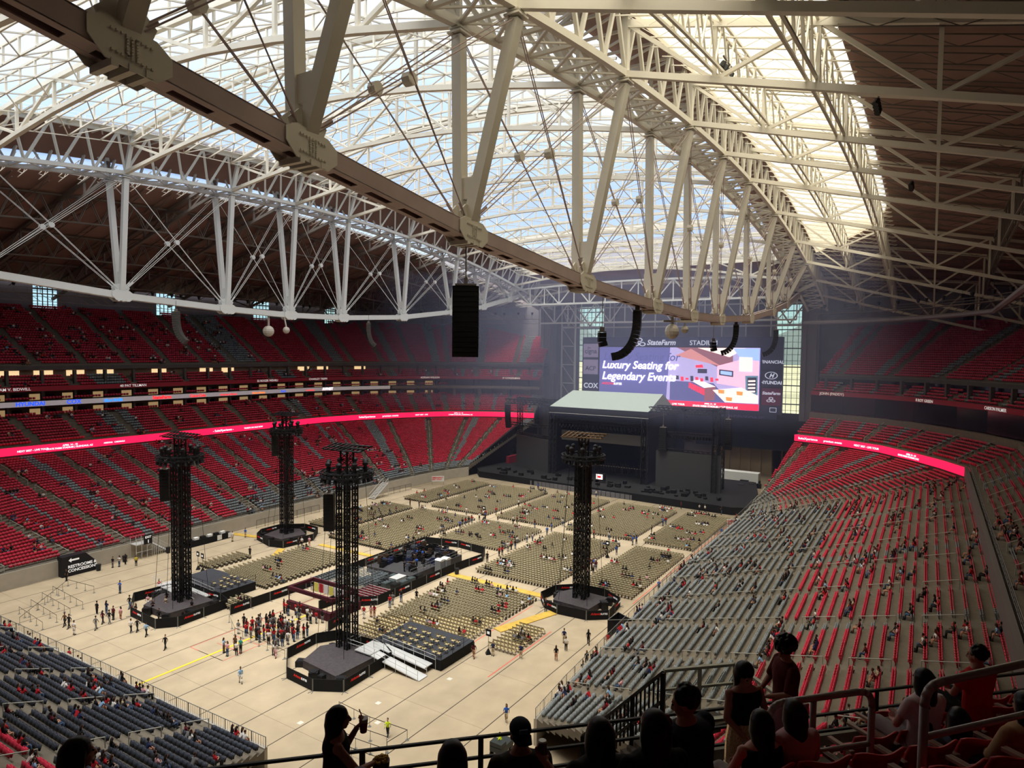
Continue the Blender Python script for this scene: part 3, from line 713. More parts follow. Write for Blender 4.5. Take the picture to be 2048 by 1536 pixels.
for a, b in zip(P, P[1:]): m.tube((*a, 42.8), (*b, 42.8), .45, n=7)
m.build('duct_pipe', mat('foil', (120, 110, 112), .4, metal=.3), label='thick foil-wrapped pipe under the right catwalk', cat='pipe')
NFR = [o for o in S.objects if o.name.startswith('name_fascia')][-1]; SPF = S.objects['sponsor_fascia']
for px, t in ((1680, 'JOHN (PADDY) DRISCOLL'), (1848, '8 ROY GREEN'), (1988, 'CARSON PALMER')):
    path_text(RP[1:], 1, 7.5, s_at(RP[1:], 1, 7.5, px), 25.5, t, .85, WTX, NFR)
def emat(n, rgb, e=.8): return mat(n, rgb, .5, emit=e*1.25)
BLU = emat('sign_blue', (30, 80, 220)); CYB = emat('sign_cyan', (20, 140, 240)); REDL = emat('sign_red', (240, 30, 40)); ORG = emat('sign_orange', (245, 120, 20))
for px, t, mt_, sz, b in ((62, 'HYUNDAI', BLU, 1.15, .03), (149, 'COX', BLU, 1.25, .03), (229, 'GILA RIVER', CYB, .8, .02), (325, 'StateFarm', REDL, 1.1, .03), (397, 'Coca-Cola', REDL, .95, .02), (457, 'University of Phoenix', REDL, .55, .01), (517, 'Casino Arizona', ORG, .65, .01), (566, 'Ford', BLU, .8, .02), (617, 'Bank of America', REDL, .5, .01), (656, 'AVNET', WLED, 1.1, .03)):
    path_text(LP, -1, 7.4, s_at(LP, -1, 7.4, px), 23.12, t, sz, mt_, SPF, 'sign_lettering', bold=b)
for px, t, sz, mt_ in ((62, 'NEXT 2027 - LIVE TOUR', .5, WLED), (140, 'APRIL 14 - 18\nSTATE FARM STADIUM | GLENDALE, AZ', .48, WLED), (228, 'ARIZONA   CARDINALS', .4, WLED), (445, '- SuiteXperience -', .75, WLED), (505, 'TICKETS ON SALE NOW', .5, WLED), (735, 'SuiteXperience', .85, WLED), (780, 'premium events', .8, WLED), (848, 'NEXT 2027 - LIVE TOUR', .55, WLED), (917, 'APRIL 14 - 18\nSTATE FARM STADIUM | GLENDALE, AZ', .5, WLED)):
    path_text(LP, -1, -.2, s_at(LP, -1, -.2, px), 15.0 if '\n' not in t else 15.35, t, sz, mt_, rb[0], 'led_lettering')
for px, t, sz in ((1620, 'SuiteXperience', .75), (1670, 'premium events', .7), (1735, 'NEXT 2027 - LIVE TOUR', .6), (1826, 'APRIL 14 - 18\nSTATE FARM STADIUM | GLENDALE', .5)):
    path_text(RP[3:], 1, -.2, s_at(RP[3:], 1, -.2, px), 15.0 if '\n' not in t else 15.35, t, sz, WLED, rb[1], 'led_lettering')

# ------------------------------------------------------------------ scoreboard
XB = 200.0
BRD = mat('board_slate', (66, 70, 112), .6); BRD2 = mat('board_pale', (150, 138, 178), .6, emit=.3); BTX = mat('board_text', (184, 188, 216), .5, emit=.8)
sb = empty('scoreboard', (XB, 67, 17), 'huge scoreboard with a glowing video screen above the stage', 'scoreboard')
def flat(name, y0, y1, z0, z1, mt_, par=sb, x=0, th=.1, base=(XB, 67, 17)):
    m = MB(); m.box((x, (y0+y1)/2-base[1], (z0+z1)/2-base[2]), (th, abs(y1-y0), z1-z0)); return m.build(name, mt_, par)
def quad(name, pts, mt_, par=sb, x=-.8, th=.04):
    m = MB(); n = len(pts); V = [(x, y-67, z-17) for y, z in pts]+[(x+th, y-67, z-17) for y, z in pts]
    m.raw(V, [tuple(range(n)), tuple(range(n, 2*n))[::-1]]+[(i, (i+1) % n, n+(i+1) % n, n+i) for i in range(n)]); return m.build(name, mt_, par)
flat('board_panel', 98.6, 35.8, 18.0, 40.2, BRD, x=.4, th=1.4)
flat('led_frame', 92.6, 41.4, 18.6, 37.3, BLK2, x=-.45, th=.3)
LX = 'led_screen'; scr = flat(LX, 92.2, 41.8, 18.8, 37, emat('led_violet', (96, 96, 168), .62), x=-.65, th=.1)
def bt(body, y, z, size, mt_=BTX, al='LEFT', bold=.02, sh=0, name='board_lettering', par=sb, x=-.42, sx=1): text(body, name, size, mt_, (x if par else XB+x, y-67, z-17), (0, -1, 0), (0, 0, 1), par, al, bold, sh, .02, sx)
for z0, z1, t, sz in ((33.6, 38.0, 'cigna', 2.2), (28.0, 32.8, 'ACP', 2.0)):
    flat('sponsor_panel', 98.2, 92.9, z0, z1, BRD2, x=-.4, th=.06)
    bt(t, 95.5, z0+1.3, sz, mat('panel_ink', (74, 78, 120), .6), 'CENTER', .03, 0, 'board_lettering', sb, -.5)
bt('the', 96.2, 36.5, .8, mat('panel_ink', (0, 0, 0)), 'CENTER', .01, 0, 'board_lettering', sb, -.5)
bt('COX', 95.4, 23.5, 2.3, BTX, 'CENTER', .05)
bt('StateFarm', 76.2, 37.75, 2.25, BTX, 'LEFT', .06, .25); bt('STADIUM', 62.6, 37.75, 2.0, BTX, 'LEFT', .02)
def ovals(y, z, r, mt_, x=-.45):
    for dy, dz in ((0, .9), (-.95, -.3), (.95, -.3)):
        m = MB(); m2 = []
        n = 16
        for i in range(n):
            a = 2*PI*i/n; b_ = 2*PI*(i+1)/n; q = lambda A, k: (x, (y+dy*r+math.cos(A)*r*k)-67, z+dz*r+math.sin(A)*r*.6*k-17)
            m.raw([q(a, 1), q(b_, 1), q(b_, .62), q(a, .62)], [(0, 1, 2, 3)])
        m.build('oval_mark', mt_, sb)
ovals(78.7, 38.3, 1.1, BTX)
bt('FINANCIAL', 38.7, 32.6, 1.25, BTX, 'CENTER', .02, .2)
flat('sponsor_divider', 41.3, 36.0, 30.5, 30.7, BLK2, x=-.4, th=.05); flat('sponsor_divider', 41.3, 36.0, 25.6, 25.8, BLK2, x=-.4, th=.05)
bt('HYUNDAI', 38.8, 26.7, 1.3, BTX, 'CENTER', .04); bt('H', 38.8, 28.6, 1.6, BTX, 'CENTER', .06, .35)
m = MB()
for i in range(20):
    a = 2*PI*i/20; b_ = 2*PI*(i+1)/20; q = lambda A, k: (-.45, 38.8+math.cos(A)*1.75*k-67, 29.15+math.sin(A)*1.05*k-17); m.raw([q(a, 1), q(b_, 1), q(b_, .86), q(a, .86)], [(0, 1, 2, 3)])
m.build('oval_mark', BTX, sb)
flat('sponsor_panel', 41.3, 36.0, 20.6, 25.5, mat('board_maroon', (126, 46, 84), .6, emit=.1), x=-.4, th=.06); bt('StateFarm', 38.7, 23.7, 1.2, BTX, 'CENTER', .03, .2, 'board_lettering', sb, -.5); ovals(38.7, 22.1, .62, BTX, -.5)
m = MB()
for y0, y1, z0, z1 in ((38.9, 37.2, 19.9, 20), (38.9, 37.2, 18.7, 18.8), (38.95, 38.85, 18.7, 20), (37.25, 37.15, 18.7, 20)): m.box((-.5, (y0+y1)/2-67, (z0+z1)/2-17), (.05, abs(y1-y0), z1-z0))
m.build('square_mark', BTX, sb)
rz = MB(); rz.box((XB+.5, 45, 16.5), (.6, 16, 3)); rz = rz.build('dark_sign', BRD, label='dark lettered sign strip below the scoreboard', cat='sign')
text('REDZONE', 'lettering', 2.2, mat('redzone_ink', (104, 92, 146), .6, emit=.1), (XB+.1, 50.6, 15.7), (0, -1, 0), (0, 0, 1), rz, 'LEFT', .02, 0, .02)
# the picture on the screen: a lounge interior
PK = {k: emat('led_'+k, c, e_) for k, c, e_ in (('white', (250, 246, 255), 1.0), ('pink', (232, 178, 214), .9), ('brown', (138, 84, 100), .7), ('tan', (196, 128, 132), .8), ('carpet', (88, 88, 150), .7), ('red', (226, 34, 70), .9), ('dark', (44, 40, 66), .6), ('sky', (150, 180, 245), .9), ('banner', (236, 26, 70), 1.0), ('orange', (232, 140, 60), .9), ('lilac', (170, 160, 220), .8), ('ghost', (84, 86, 152), .6), ('teal', (90, 130, 160), .8))}
LP_ = dict(par=scr)
def lq(name, pts, k, x=-.74): quad(name, pts, PK[k], scr, x, .03)
sm = mat('led_shade', (104, 98, 172), .5, emit=.65)
lq('photo_field', [(68.5, 37), (42, 37), (42, 20.9), (69.5, 20.9)], 'lilac')
lq('photo_ceiling', [(66.5, 37), (49.5, 37), (49.5, 31.5), (53, 30.8)], 'brown', -.76); lq('photo_ceiling', [(62, 36.6), (53, 31.6), (66.8, 34.5)], 'tan', -.78)
lq('photo_sky', [(60, 36.9), (46, 36.9), (50.5, 34.2)], 'white', -.8); lq('photo_sky', [(49.6, 36.8), (42.1, 36.8), (42.1, 33.2), (47.5, 34.2)], 'sky', -.82)
lq('photo_wall', [(54, 31.6), (47, 33.6), (47, 25.5), (54, 26.4)], 'pink', -.8); lq('photo_wall', [(47.2, 33.6), (42.1, 33.2), (42.1, 21), (47.2, 21)], 'pink', -.79)
lq('photo_picture', [(53.4, 30.6), (49.3, 30.2), (49.3, 28.4), (53.4, 28.9)], 'dark', -.84); lq('photo_picture', [(53.0, 30.2), (49.7, 29.9), (49.7, 28.8), (53.0, 29.2)], 'sky', -.86)
lq('photo_carpet', [(68.3, 26.8), (55, 26.4), (50, 20.9), (68.3, 20.9)], 'carpet', -.8)
lq('photo_bar', [(61.8, 27), (59, 27.3), (54.3, 25.4), (57.7, 24.9)], 'white', -.86); lq('photo_bar_front', [(57.7, 24.9), (54.3, 25.4), (54.6, 21.4), (57.6, 20.9)], 'brown', -.85)
for i in range(7): lq('photo_stool', [(62.4-i*.7, 26.4-i*.28), (61.8-i*.7, 26.4-i*.28), (61.8-i*.7, 24.7-i*.32), (62.4-i*.7, 24.7-i*.32)], 'red', -.88)
for i in range(9): lq('photo_chair', [(66.5-i*1.5, 28.4-(i % 3)*.3), (65.6-i*1.5, 28.4-(i % 3)*.3), (65.5-i*1.5, 27.2-(i % 2)*.4), (66.4-i*1.5, 27.2-(i % 2)*.4)], 'red' if i % 3 else 'dark', -.87)
lq('photo_shade_red', [(60.5, 31.7), (58.4, 31.9), (58.1, 31.0), (60.4, 30.9)], 'red', -.86); lq('photo_tv', [(59.8, 30.6), (57.0, 30.6), (57.0, 29.3), (59.8, 29.3)], 'dark', -.86)
lq('photo_counter', [(55.2, 24.4), (47, 25.4), (42.1, 23.2), (42.1, 20.9), (51.5, 20.9)], 'white', -.88)
lq('photo_fridge', [(45.9, 28.9), (42.3, 29), (42.3, 23.2), (45.6, 23.6)], 'teal', -.85); lq('photo_fridge_door', [(45.3, 28.4), (42.7, 28.5), (42.7, 24), (45.1, 24.2)], 'dark', -.87)
for i in range(4): lq('photo_shelf', [(45.0, 27.6-i), (43, 27.7-i), (43, 27.2-i), (45, 27.1-i)], 'white', -.89)
for y, z in ((52.6, 23.9), (47.3, 23.6), (50.3, 21.8)): lq('photo_snack', [(y+1, z+.7), (y-.9, z+.6), (y-.8, z-.5), (y+.8, z-.4)], 'orange', -.92)
for z0, z1, k_ in ((18.9, 20.7, 'banner'),): lq('led_banner', [(92.1, z1), (41.9, z1), (41.9, z0), (92.1, z0)], k_, -.96)
lq('white_square', [(47.7, 34.3), (44.0, 34.2), (44.0, 30.1), (47.6, 30.2)], 'white', -.9)
def lt(body, y, z, size, mt_, bold=.05, sh=.22, x=-.98): text(body, 'screen_lettering', size, mt_, (x, y-67, z-17), (0, -1, 0), (0, 0, 1), scr, 'LEFT', bold*.4, sh, .01, 1.0)
WL2 = emat('led_text', (255, 250, 255), 1.6)
lt('Luxury Seating for', 90.7, 32.9, 3.4, PK['ghost'], .07); lt('Luxury Seating for', 91.2, 30.2, 3.4, WL2, .12); lt('Legendary Events', 91.2, 26.6, 3.5, WL2, .12)
lt('ARIZONA', 91.2, 24.9, 1.0, PK['red'], .05); lt('SUITES', 87.0, 24.9, .95, WL2, .03, 0)
lt('NEXT 2027 - LIVE TOUR', 72, 19.4, .8, WL2, .02, 0, -1.02); lt('APRIL 14 - 18', 57.5, 20.0, .6, WL2, .02, 0, -1.02); lt('STATE FARM STADIUM | GLENDALE, AZ', 61, 19.2, .75, WL2, .02, 0, -1.02)

# ------------------------------------------------------------------ stage
def mbthing(name, label, cat, loc=(0, 0, 0), group=None, rz=0): return empty(name, loc, label, cat, group, rz)
st = mbthing('main_stage', 'black concert stage with pitched grey roof below the scoreboard', 'stage')
SCN = mat('screen_off_grey', (66, 66, 66), .5); TARP = mat('grey_tarp', (150, 160, 160), .7, noise=.05)
m = MB(); m.prism([(147, 36), (150, 30.5), (180, 38), (180, 110), (158, 112), (151, 106)], 0, 1.7); m.build('stage_deck', BLACK, st)
m = MB(); m.raw([(160, 60.3, 20.2), (160, 88.8, 20.2), (171.5, 87.5, 24.2), (171.5, 60.6, 24.2), (182, 88.8, 19), (182, 60.3, 19)], [(0, 1, 2, 3), (3, 2, 4, 5), (0, 3, 5), (1, 4, 2)]); m.build('stage_roof', TARP, st)
m = MB(); m.box((160, 74.5, 19.4), (.5, 28.7, 1.7)); m.box((171, 60.2, 19.2), (22, .5, 1.2)); m.box((171, 88.9, 19.2), (22, .5, 1.2)); m.build('roof_fascia', BLK2, st)
m = MB(); m.box((159.7, 74.5, 18.6), (.15, 28.7, .12)); m.build('roof_edge_trim', ALU, st)
m = MB(); m.box((182, 74, 10.5), (.4, 32, 18)); m.box((171, 60.5, 10), (21, .4, 17)); m.box((171, 88.6, 10), (21, .4, 17)); m.build('backdrop', NAVY, st)
def truss_tower(m, x, y, z0, z1, w=1.0, r=.06, st_=1.2):
    for i in (-.5, .5):
        for j in (-.5, .5): m.beam((x+i*w, y+j*w, z0), (x+i*w, y+j*w, z1), r*2)
    z = z0; k = 0
    while z < z1-.01:
        zt = min(z+st_, z1)
        for a, b in (((-.5, -.5), (.5, -.5)), ((.5, -.5), (.5, .5)), ((.5, .5), (-.5, .5)), ((-.5, .5), (-.5, -.5))):
            m.beam((x+a[0]*w, y+a[1]*w, z), (x+b[0]*w, y+b[1]*w, zt) if k % 2 else (x+b[0]*w, y+b[1]*w, z), r); m.beam((x+a[0]*w, y+a[1]*w, zt if k % 2 else z), (x+b[0]*w, y+b[1]*w, zt), r)
        z += st_; k += 1
def truss_h(m, a, b, w=1.0, r=.07, st_=1.2, mi=0):
    a = Vector(a); b = Vector(b); d = (b-a).normalized(); s = d.cross(Vector((0, 0, 1))).normalized()*w/2; u = Vector((0, 0, w/2)); n = max(1, int((b-a).length/st_))
    C = [s+u, s-u, -s-u, -s+u]
    for c in C: m.beam(a+c, b+c, r*2, mi=mi)
    for i in range(n):
        p, q = a.lerp(b, i/n), a.lerp(b, (i+1)/n)
        for j in range(4): m.beam(p+C[j], q+C[(j+1) % 4], r, mi=mi)
for x, y in ((160.5, 61.2), (160.5, 88), (180, 61.2), (180, 88)):
    m = MB(); truss_tower(m, x, y, 1.7, 19, 1.5, .12, 1.6); m.build('roof_leg', BLK2, st)
m = MB()
for x in (161.5, 165, 169): truss_h(m, (x, 61, 16.5), (x, 88.5, 16.5), 1.0, .09)
for i in range(26): m.tube((161, 62+i, 15.6), (161, 62+i, 15.0), .18, .28, n=7)
for i in range(26): m.tube((164, 62+i, 14.6), (164, 62+i, 14.1), .18, .28, n=7)
m.build('lighting_truss', BLK2, st)
m = MB(); m.box((163, 74.2, 12.3), (.4, 24.4, 2.7)); m.build('banner_screen', mat('led_grey', (96, 94, 88), .5), st)
m = MB(); m.box((160.4, 50, 5.9), (.5, 16.2, 9.6)); m.build('side_screen', SCN, st)
m = MB(); m.raw([(161, 88.2, 1.2), (164, 101.9, 1.2), (164, 101.9, 11.0), (161, 88.2, 10.4), (161.5, 88.2, 1.2), (164.5, 101.9, 1.2), (164.5, 101.9, 11.0), (161.5, 88.2, 10.4)], [(0, 1, 2, 3), (7, 6, 5, 4), (3, 2, 6, 7), (0, 4, 5, 1), (0, 3, 7, 4), (1, 5, 6, 2)]); m.build('side_screen', SCN, st)
m = MB(); truss_h(m, (160.6, 42, 11.1), (160.6, 58, 11.1), .6, .08); truss_h(m, (162, 88, 11), (164, 102, 11.6), .6, .08); m.build('screen_header', BLK2, st)
for y0, y1 in ((43, 60), (89, 103)):
    m = MB(); truss_h(m, (160, y0, 21), (160, y1, 21), 1.2, .1); truss_h(m, (166, y0, 21), (166, y1, 21), 1.2, .1)
    for k in range(12): y = y0+(y1-y0)*k/12; m.ball((160+R.uniform(-1, 6), y, 20.2+R.uniform(-.6, 1.4)), .38, 6, 4); m.beam((160, y, 21), (166, y, 21.4), .15)
    m.build('wing_truss', BLK2, st)
m = MB(); truss_h(m, (161, 44, 15.2), (161, 57.5, 15.2), .7, .08)
for k in range(18): m.tube((161, 44.4+k*.75, 14.8), (161, 44.4+k*.75, 14.1), .2, .3, n=6)
truss_h(m, (161, 90, 14.3), (161, 102, 14.6), .7, .08)
m.build('wing_lamp_bar', BLK2, st)
for x, y in ((160, 43.4), (166, 43.4), (166, 102)): m = MB(); truss_tower(m, x, y, 1.7, 22, 1.1, .1, 1.4); m.build('wing_leg', BLK2, st)
m = MB()
for k in range(34): m.beam((168, 62+k*.75, 2.2), (168, 62+k*.75, 4.6+R.uniform(-.6, .6)), .22)
m.build('stage_uprights', BLK2, st)
for k in range(60):
    m = MB(); a_, h_ = (R.uniform(.4, 1.4), R.uniform(.4, 1.4)), R.uniform(.3, .9); x, y = R.uniform(151, 158), R.uniform(40, 104); m.box((x, y, 1.7+h_/2), (*a_, h_)); m.box((x, y, 1.72+h_), (a_[0]*.9, a_[1]*.9, .04)); m.build('stage_monitor', BLK2, label='black box or floor monitor standing on the front of the stage deck', cat='stage monitor', group='boxes on the stage deck')
m = MB(); m.box((156, 71.3, 3.1), (.6, 2.6, 2.0)); fr = m.build('monitor_casing', BLK2, st)
m = MB(); m.box((155.65, 71.5, 3.2), (.06, 1.8, 1.3)); mo = m.build('monitor_screen', emat('mon_white', (240, 215, 210), .9), fr)
m = MB(); m.box((155.6, 71.5, 3.2), (.05, .9, .5)); m.build('monitor_patch', REDL, fr)
m = MB()
for y in np.arange(34.5, 107, 1.25): m.box((148.6+(.09*abs(y-70) if y > 70 else 0), y, .6), (.5, 1.1, 1.2))
m.build('crowd_barrier', mat('barrier_grey', (110, 110, 116), .5, metal=.2), label='low metal barrier along the foot of the stage', cat='barrier')
# line arrays
def array(name, n, w, h, dpt, curve, label, loc, rz, mt_=BLK2, hang=3, group=None):
    e = mbthing(name, label, 'loudspeaker', loc, group, rz); x = z = 0; a = 0
    for i in range(n):
        m = MB(); m.box((x, 0, z-h/2), (dpt, w, h*.93), 0, 0, a)
        for s in (-1, 1): m.box((x, s*w*.49, z-h/2), (dpt*.8, .04, h*.6), 0, 0, a)
        m.box((x+dpt*.5, 0, z-h*.05), (.05, w*.96, .03), 0, 0, a)
        m.build('speaker_box', mt_, e); a += curve*(i/n)*1.5; x -= math.sin(a)*h; z -= math.cos(a)*h
    m = MB(); m.box((0, 0, .1), (dpt, w*.8, .12)); m.tube((0, 0, .1), (0, 0, hang), .05, n=5); m.box((0, 0, .35), (.5, .25, .5)); m.build('rigging_frame', DARKST, e); return e
ang = math.atan2(-28.7, -39)
array('hanging_loudspeaker', 14, 1.9, .36, .9, .035, 'large black line array hanging from the near roof truss', (39.0, 28.7, 39.7), ang, hang=3.4)
array('hanging_loudspeaker', 15, 1.2, .44, .9, .15, 'curved black line array hanging over the right end of the stage roof', (72, 28.7, 39.8), -1.3, hang=1.5)
array('hanging_loudspeaker', 14, 1.2, .42, .9, .15, 'curved black line array in front of the top of the video screen', (117, 28.7, 40.0), -1.3, hang=1.5)
array('hanging_loudspeaker', 14, 1.4, .46, 1.0, .15, 'curved black line array beside the tall window at the right', (151, 28.7, 40.3), -1.3, hang=5)
array('hanging_loudspeaker', 14, 1.7, .4, .9, .10, 'curved line array in front of the left upper deck, nearer one', (66.5, 111, 41.2), 2.3, mat('array_grey', (74, 72, 70), .6), hang=2)
array('hanging_loudspeaker', 14, 1.7, .4, .9, .10, 'curved line array in front of the left upper deck, farther one', (113, 111, 41.2), 2.3, mat('array_grey', (74, 72, 70), .6), hang=2)
array('stage_loudspeaker', 16, 1.5, .45, 1.0, .03, 'tall line array at the right end of the stage beside the dark wall', (160, 40.4, 19.6), PI, hang=2.5)
array('stage_loudspeaker', 12, 1.9, .5, 1.0, .0, 'line array hanging between stage roof and right lighting bar', (160, 56.3, 16.6), PI, hang=4)
array('stage_loudspeaker', 16, 1.4, .42, 1.0, .03, 'line array hanging at the left end of the stage', (160, 102.5, 20), PI, hang=2)
for i, (L, z) in enumerate(((68, 37.2), (111, 37))):
    e = array('small_loudspeaker', 3, .9, .5, .8, .5, 'small speaker cluster hanging left of the %s curved array' % ('nearer' if i == 0 else 'middle'), (L-2, 30.3, z), 2.2, hang=4)
m = MB(); m.ball((84, 28.7, 37.9), (1.0, .9, 1.0), 12, 8); m.beam((84, 28.7, 38.8), (84, 28.7, 39.8), .3); m.beam((82.8, 29.5, 39.2), (86, 26.6, 39.2), .25)
m.build('projector_pod', mat('pod', (190, 182, 172), .4), label='larger cream rounded projector pod under the near roof truss', cat='projector')
m = MB(); m.ball((85.5, 27.5, 38.2), .5, 10, 6); m.beam((85.5, 27.5, 38.6), (85.5, 27.5, 39.2), .15); m.build('projector_pod', mat('pod', (0, 0, 0)), label='smaller cream projector pod under the near roof truss', cat='projector')
m = MB(); m.ball((86, 111.7, 38.6), (1.1, 1.1, 1.1), 12, 8); m.beam((86, 111.7, 39.5), (86, 111.7, 41.6), .3)
m.build('projector_pod', mat('pod', (0, 0, 0)), label='larger white projector pod under the left roof truss', cat='projector')
m = MB(); m.ball((89.4, 110.6, 38.9), .7, 10, 6); m.beam((89.4, 110.6, 39.5), (89.4, 111.2, 41.6), .2); m.build('projector_pod', mat('pod', (0, 0, 0)), label='smaller white projector pod under the left roof truss', cat='projector')
for i, (x, y, z) in enumerate(((24, -2, 55), (52, 6, 60), (70, 5, 58), (100, 3, 57), (60, 16, 60))):
    e = mbthing('roof_spotlights', 'small cluster of spotlights hanging below the right roof trusses', 'spotlights', (x, y, z), 'spotlight clusters below the right roof')
    for k in range(4):
        m = MB(); m.tube((k*.9-1.3, 0, 0), (k*.9-1.5, .2, -.5), .22, .3, n=8); m.build('lamp', BLK2, e)
    m = MB(); m.beam((-1.6, 0, .4), (1.8, 0, .4), .12); m.beam((0, 0, .4), (0, 0, 2), .08); m.build('bar', DARKST, e)
# drapes and things beside the stage
m = MB(); m.raw([(151, 110, 0), (168, 109, 0), (176, 106, 12.5), (170, 106, 12.5), (151, 110.2, 2.6), (151, 111, 0), (151, 111, 2.6), (176, 110, 12.5)], [(0, 1, 2, 3, 4), (0, 4, 6, 5), (4, 3, 2, 7, 6)])
m.build('black_drape', BLACK, label='black drape closing the stage end of the left stand', cat='drape')
m = MB(); m.box((XF-3, 60, 14), (.4, 60, 9)); m.box((XF-3.3, 44, 17.4), (.3, 18, .3)); m.build('dark_drape_wall', NAVY, label='tall dark blue drape across the back behind the stage', cat='drape')
m = MB(); m.box((XF-8, 42, 12.6), (.3, 34, 8.6)); m.build('dark_drape_wall', NAVY, label='dark blue drape right of the stage roof', cat='drape')
m = MB(); m.box((184, 44, 2.2), (3, 12, 2.6)); tr = m.build('truck_trailer', WHITE, label='white truck trailer parked behind the right screen', cat='trailer')
m = MB(); m.box((184, 44, .6), (2.6, 11, .5)); [m.tube((182.6, y, .5), (185.4, y, .5), .5, n=10) for y in (39.5, 41, 48)]; m.build('undercarriage', BLK2, tr)
for k in range(16):
    m = MB(); a, b, h = R.uniform(.8, 2), R.uniform(.8, 2.4), R.uniform(.6, 1.8); x, y = R.uniform(172, 190), R.uniform(36.5, 42); m.box((x, y, h/2), (a, b, h)); m.box((x, y, h), (a*1.03, b*1.03, .06))
    m.build('equipment_case', BLK2, label='black flight case standing right of the stage', cat='flight case', group='flight cases right of the stage')
m = MB(); m.box((169, 106.5, 2.2), (5, 1, 3.2)); m.build('red_canopy', FASR, label='red painted tunnel mouth beside the left screen', cat='tunnel mouth')

# ------------------------------------------------------------------ floor: folding chairs
BEIGE = mat('chair_beige', (190, 172, 128), .6); CHF = mat('chair_frame', (84, 74, 56), .5)
BLK = [  # (L0, L1, W0, W1)
 (63.4, 80.2, 46.2, 59.8), (58.2, 63, 54.6, 59.8), (58.4, 78.2, 81.2, 92.6), (54.2, 58, 77.6, 81.6), (64, 71.5, 39.8, 43), (62.5, 70, 95.4, 98.6),
 (85.2, 111.4, 47, 60.2), (88, 111.6, 35.2, 43.6), (96.5, 111.4, 63.4, 76.4), (85.5, 111.4, 79.4, 94), (90, 111.6, 96.6, 104.8),
 (115.8, 142, 35, 44), (115.8, 142, 46.6, 60.4), (115.8, 142.5, 63, 76.6), (115.8, 143, 79.6, 94.6), (118, 143.5, 97.4, 104.6)]
CH = []; HOLES = [(79, 87, 35, 46), (77, 88, 94.5, 106), (54, 63, 43, 54.4), (54, 61.5, 81, 93.5)]
for a, b, c, d_ in BLK:
    for L in np.arange(a, b, .86):
        for W in np.arange(c, d_, .52):
            if any(h[0] < L < h[1] and h[2] < W < h[3] for h in HOLES): continue
            CH.append((L, W, 0.0, 0.0))
DECKCH = []
for k in range(4):
    for j in range(13):
        if (j % 3) != 2: DECKCH.append((60.2-k*.0+.0-(k*1.15), 45+j*.72, 1.2, 0.0)); 
for j in range(11):
    if j % 3 != 2:
        for k in range(4): DECKCH.append((59.6-k*1.1, 83+j*.8, 1.2, 0.0))
def chair_parts(m):
    m.box((0, 0, .44), (.40, .42, .035), 0, 0, -.05); m.box((-.22, 0, .74), (.03, .42, .2), 0, 0, .15)
    for s in (-.21, .21): m.beam((-.26, s, .84), (.22, s, 0), .03, mi=1); m.beam((.14, s, .44), (-.24, s, 0), .03, mi=1)
    m.beam((-.26, -.21, .85), (-.26, .21, .85), .03, mi=1)
m = MB(); chair_parts(m); CHM = m.mesh('folding_chair', [BEIGE, CHF])
order = sorted(range(len(CH)), key=lambda i: (inview((CH[i][0], CH[i][1], .5)) or (0, 0, 1e9))[2])
first = set(order[:250])
for i in order[:250]:
    o = link('folding_chair', CHM); o.location = CH[i][:3]; prop(o, 'beige folding chair in the near rows behind the black platform', 'chair', 'beige folding chairs in the near floor rows')
for q in DECKCH[:50]:
    o = link('folding_chair', CHM); o.location = q[:3]; prop(o, 'beige folding chair standing on a raised black viewing platform', 'chair', 'folding chairs on the black platforms')
m = MB(); m.box((0, 0, .44), (.38, .42, .05)); m.box((-.22, 0, .72), (.04, .42, .22), 0, 0, .15); 
CV, CF = np.array(m.v, np.float32), np.array(m.f, np.int32)
m = MB(); m.box((-.03, -.2, .22), (.5, .03, .4), 0, 0, .0); CV2, CF2 = np.array(m.v, np.float32), np.array(m.f, np.int32)
A = np.array([CH[i][:3] for i in order[250:]], np.float32); n1 = len(CV)
V = np.concatenate([(A[:, None]+CV[None]).reshape(-1, 3), (A[:, None]+CV2[None]).reshape(-1, 3)])
F = np.concatenate([(CF[None]+(np.arange(len(A))*n1)[:, None, None]).reshape(-1, 4), (CF2[None]+(np.arange(len(A))*8)[:, None, None]).reshape(-1, 4)+len(A)*n1])
col = np.concatenate([np.tile(np.array(srgb((152, 140, 110)), np.float32), (len(A)*n1, 1)), np.tile(np.array(srgb((70, 64, 52)), np.float32), (len(A)*8, 1))])
prop(link('folding_chairs', npmesh('folding_chairs', V, F, col, SEATM)), 'beige folding chairs in ordered blocks across the arena floor', 'chairs', kind='stuff')

# yellow cable ramps, yellow and red floor tape
def strip(name, pts, w, z, mt_, **kw):
    m = MB()
    for a, b in zip(pts, pts[1:]): m.beam((*a, z), (*b, z), w, .03 if z < .03 else .08)
    return m.build(name, mt_, **kw)
strip('cable_ramp', [(82, 63), (82, 45.4)], 1.3, .05, YEL, label='yellow cable ramp behind the nearest big block of chairs', cat='cable ramp')
strip('cable_ramp', [(77.5, 42), (68.5, 45.1)], 1.5, .05, YEL, label='yellow cable ramp running left from the right tower base', cat='cable ramp')
strip('cable_ramp', [(80.6, 34.4), (80.8, 29)], 1.0, .05, YEL, label='yellow cable ramp between right tower base and right stand', cat='cable ramp')
strip('cable_ramp', [(78.5, 104.5), (77, 111)], 1.2, .05, YEL, label='yellow cable ramp left of the far left tower base', cat='cable ramp')
strip('cable_ramp', [(76, 95.5), (72.5, 93)], 1.2, .05, YEL, label='yellow cable ramp in front of the far left tower base', cat='cable ramp')
strip('cable_ramp', [(81.5, 92), (81.8, 78.5)], 1.0, .05, YEL, label='yellow cable ramp left of the fenced mixing area', cat='cable ramp')
